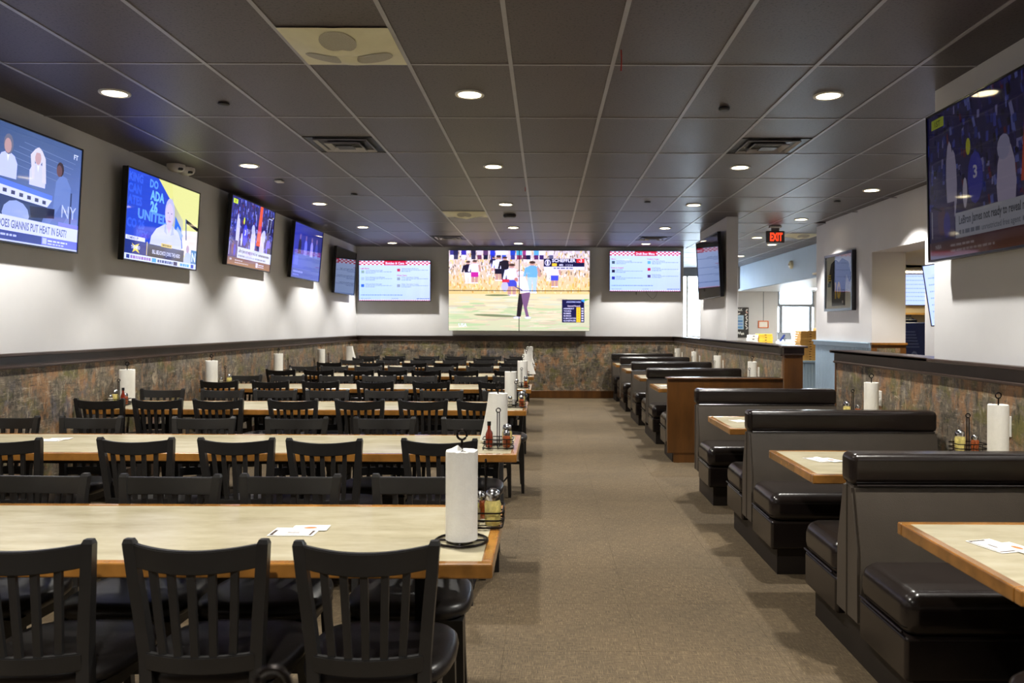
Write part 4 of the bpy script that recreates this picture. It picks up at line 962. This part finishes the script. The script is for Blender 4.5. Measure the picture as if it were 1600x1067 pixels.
bm = bmesh.new(); f = bm.faces.new([bm.verts.new((x,-.042,z)) for x, z in P_]); r = bmesh.ops.extrude_face_region(bm, geom=[f]); bmesh.ops.translate(bm, vec=(0,.013,0), verts=[v for v in r['geom'] if isinstance(v, bmesh.types.BMVert)])
js = obj('jersey', bm, 'jersey_black', jf)
for k in range(3): obj('sleeve_stripe', box(-.425+.0*k,-.046,.03+.035*k,-.30,-.0425,.048+.035*k), 'jersey_yellow', js)
obj('sleeve_cuff', box(-.425,-.046,-.06,-.31,-.0425,.0), 'jersey_teal', js)
P = Pic(); P.text('10', 8, .4, 8.2, (232,196,40), 'C', .05, 14)
obj('number', P.mesh('number', .26, .24), 'jersey_yellow', js, (-.03,-.0428,-.12)); obj('patch', box(.14,-.045,-.31,.18,-.0425,-.27), 'plate_white', js)
gm, gnt, gb = newmat('picture_glass')
tr = nd(gnt, 'ShaderNodeBsdfTransparent'); gl = nd(gnt, 'ShaderNodeBsdfGlossy'); gl.inputs['Roughness'].default_value = .02; fr = nd(gnt, 'ShaderNodeFresnel'); fr.inputs[0].default_value = 1.6
mm = nd(gnt, 'ShaderNodeMixShader'); gnt.links.new(fr.outputs[0], mm.inputs[0]); gnt.links.new(tr.outputs[0], mm.inputs[1]); gnt.links.new(gl.outputs[0], mm.inputs[2]); gnt.links.new(mm.outputs[0], gnt.nodes['Material Output'].inputs[0])
bm = bmesh.new(); bm.faces.new([bm.verts.new(q) for q in ((-fw/2+.03,-.053,-fh/2+.03),(fw/2-.03,-.053,-fh/2+.03),(fw/2-.03,-.053,fh/2-.03),(-fw/2+.03,-.053,fh/2-.03))])
go = obj('glass', bm, 'picture_glass', jf)
if go.data.polygons[0].normal.y > 0: go.data.flip_normals()

# ================================================================ counter, boxes and entrance things beyond the half wall
ct = thing('counter', 'white-topped service counter seen over the far half wall', 'counter', (5.0, 17.0, 0))
obj('body', box(-.9,-.35,0,.9,.35,1.03), 'counter_white', ct); obj('top', box(-.95,-.4,1.03,.95,.4,1.07, bev=.005, seg=1), 'counter_white', ct)
def pile(name, lab, cat, x, y, z, n, sx, sy, h, mt, group, seed=1):
    rr = random.Random(seed); me = to_mesh(name, box(-sx/2,-sy/2,.001,sx/2,sy/2,h-.001, bev=.004, seg=1)); me.materials.append(MATS[mt])
    slot = to_mesh('flap_slot', box(-.02,-sy/2-.002,h*.45,.02,-sy/2+.004,h*.75)); slot.materials.append(MATS['card_ink'])
    for k in range(n):
        o = tag(obj(name, me, mt, loc=(x+rr.uniform(-.008,.008), y+rr.uniform(-.008,.008), z+k*h), rz=rr.uniform(-.03,.03)), lab.format(ORD[k+1] if k < 10 else str(k+1)+'th'), cat, group)
        obj('flap_slot', slot, 'card_ink', o)
pile('yellow_box', 'flat yellow food box, {} from the bottom of counter pile', 'box', 4.66, 16.9, 1.07, 4, .29, .26, .055, 'box_yellow', 'yellow boxes piled on the counter')
pile('white_box', 'small white and kraft box, {} from bottom, left of yellow boxes', 'box', 4.40, 16.88, 1.07, 3, .19, .2, .065, 'card', 'white boxes on the counter', 2)
rg = thing('cash_register', 'pale cash register with tilted screen on the service counter', 'cash register', (5.08, 16.85, 1.07))
obj('base', box(-.16,-.12,0,.16,.12,.06, bev=.01), 'counter_white', rg); obj('stand', box(-.02,-.02,.06,.02,.03,.14), 'door_metal', rg)
bm = box(-.15,-.012,0,.15,.012,.17); bmesh.ops.transform(bm, matrix=Matrix.Translation((0,0,.1)) @ Matrix.Rotation(-.5, 4, 'X'), verts=bm.verts[:]); obj('screen', bm, 'door_metal', rg)
bm = box(-.02,-.01,0,.02,.01,.22); bmesh.ops.transform(bm, matrix=Matrix.Translation((-.14,-.03,.02)) @ Matrix.Rotation(.6, 4, 'Y'), verts=bm.verts[:]); obj('card_reader', bm, 'cooler_blue', rg)
c3 = thing('side_counter', 'low blue beadboard counter carrying stacked pizza boxes', 'counter', (4.95, 14.3, 0))
obj('body', box(-.55,-.3,0,.55,.3,.81), 'blue_paint', c3); beadboard(c3, 'X', -.55, .55, -.3, .80, -1); obj('top', box(-.57,-.34,.81,.57,.32,.845, bev=.004, seg=1), 'blue_paint', c3)
pile('pizza_box', 'brown cardboard pizza box, {} from bottom of stack by blue wall', 'pizza box', 4.68, 14.18, .846, 12, .36, .32, .044, 'box_kraft', 'stacked pizza boxes', 3)
pile('pizza_box', 'brown cardboard pizza box, {} from bottom of taller stack behind', 'pizza box', 5.06, 14.38, .846, 13, .34, .32, .044, 'box_kraft', 'taller stack of pizza boxes', 4)
nb = thing('notice_board', 'black notice board with white paper cutouts and blue poster by entrance', 'notice board', (5.32, YE-.005, 1.56))
obj('board', box(-.2,-.02,-.42,.2,0,.40), 'board_black', nb)
P = Pic(); rnd = random.Random(4); P.text('TALK', 1.0, 8.05, .7, (236,236,236), 'L', .05, 8.5); P.rect(.6,2.4,10.6,6.7,(176,206,232)); P.bars(1.4,5.7,9,.35,(120,160,200), rnd); P.rect(2.2,4.6,9.6,5.2,(90,140,200)); P.rect(1.6,3.7,9.6,4.3,(120,160,220)); P.rect(2.6,2.7,9.6,3.3,(90,150,210))
for k in range(9): P.ell(13.2+rnd.uniform(-.8,1.2), 8.3-k*.7, 1.3, .26, (236,232,228) if k != 1 else (236,196,186), 6, rnd.uniform(-.3,.3))
for k in range(5): P.ell(3+k*1.8, .9+rnd.uniform(-.3,.5), 1.1, .35, (234,234,234), 6, rnd.uniform(-.5,.5))
P.ell(5.4,7.2,1.6,.26,(240,236,230),6,.1)
obj('papers', P.mesh('papers', .39, .80), 'print', nb, (0,-.0205,-.01))
of = thing('framed_notice', 'small orange framed notice on the white entrance wall', 'notice', (5.92, YE-.005, 1.5))
bm = bmesh.new()
for q in ((-.14,-.1,.14,-.075),(-.14,.075,.14,.1),(-.14,-.075,-.115,.075),(.115,-.075,.14,.075)): bx(bm, q[0], -.03, q[1], q[2], 0, q[3])
obj('frame', bm, 'orange_frame', of); obj('sheet', box(-.12,-.012,-.08,.12,-.004,.08), 'card', of)
tag(obj('wall_conduit', tube(bmesh.new(), [(5.925,YE-.012,1.6),(5.925,YE-.012,2.39)], .009, 8), 'door_metal'), 'thin gray conduit running up from the orange framed notice', 'conduit')
sp = thing('strobe_alarm', 'beige round alarm strobe on the blue-gray soffit', 'alarm', (5.12, 16.5, 2.73), -PI/2)
bm = lathe(bmesh.new(), [(.085,0),(.085,.03),(.06,.06),(.0001,.065)], 20); bmesh.ops.rotate(bm, matrix=Matrix.Rotation(PI/2, 3, 'X'), verts=bm.verts[:]); obj('body', bm, 'speaker_white', sp, smooth=50)
obj('flash_lamp', box(-.02,-.085,-.02,.02,-.06,.02), 'shaker_clear', sp); obj('bracket', box(-.14,-.03,.01,-.06,0,.05), 'speaker_mesh', sp)
# kitchen things
fc = thing('drink_cooler', 'blue drink cooler with pale swirls behind the pass-through', 'cooler', (6.05, 13.2, 0))
obj('body', box(-.3,-.3,0,.18,.3,1.52, bev=.01, seg=1), 'cooler_blue', fc); obj('side_door', box(.18,-.28,.02,.26,.3,1.5, bev=.01, seg=1), 'cooler_dark', fc); obj('handle', box(.19,-.31,1.0,.25,-.285,1.03), 'chrome', fc)
P = Pic()
for r_ in (3.2, 4.0, 4.8):
    for k in range(10):
        a, b_ = math.radians(20+k*15), math.radians(35+k*15); P.line(8+r_*math.cos(a), 1.5+r_*math.sin(a), 8+r_*math.cos(b_), 1.5+r_*math.sin(b_), .3, (110,130,200))
for k in range(6): P.rect(2, 6.8+k*.34, 11-k*.5, 6.95+k*.34, (96,116,190))
obj('swirl_print', P.mesh('swirl_print', .44, 1.3), 'print', fc, (-.06,-.3005,.78))
bs = thing('headset', 'small black equipment lying on top of the blue drink cooler', 'equipment', (6.0, 13.1, 1.521)); obj('body', box(-.12,-.08,0,.1,.08,.05, bev=.02, seg=3), 'tv_black', bs, smooth=50); obj('strap', tube(bmesh.new(), [(-.1,0,.04),(-.05,0,.075),(.03,0,.08),(.09,0,.04)], .01, 6), 'tv_black', bs)
sh = thing('kitchen_shelf', 'pale wooden shelf on the kitchen wall under the menu board', 'shelf', (6.9, 13.85, 1.66)); obj('board', box(-.9,-.15,0,.9,.15,.03), 'box_kraft', sh); obj('bracket', box(-.6,-.1,-.12,-.57,.15,0), 'door_metal', sh); obj('bracket', box(.57,-.1,-.12,.6,.15,0), 'door_metal', sh)
kl = thing('kitchen_light', 'square warm ceiling light panel in the kitchen', 'ceiling light', (5.7, 9.3, 2.42)); obj('frame', box(-.31,-.31,-.012,.31,.31,0), 'trim_white', kl); obj('diffuser', box(-.28,-.28,-.016,.28,.28,-.012), 'kitchen_lens', kl)
kl2 = thing('kitchen_light', 'square warm ceiling light panel over the drink cooler', 'ceiling light', (6.1, 13.0, 2.36)); obj('frame', box(-.31,-.21,-.012,.31,.21,0), 'trim_white', kl2); obj('diffuser', box(-.28,-.18,-.016,.28,.18,-.012), 'kitchen_lens', kl2)
for x, y, wh in ((6.6,16.6,'farther from the glass door'),(6.6,19.6,'in front of the glass door')):  # unseen panels added to lift the entrance wall beyond what the daylight gives
    el = thing('added_entrance_light', f'unseen light panel added to brighten the entrance, {wh}', 'ceiling light', (x, y, 2.39), group='unseen light panels added to brighten the entrance'); obj('frame', box(-.31,-.31,-.012,.31,.31,0), 'trim_white', el); obj('diffuser', box(-.28,-.28,-.016,.28,.28,-.012), 'added_entrance_lens', el)
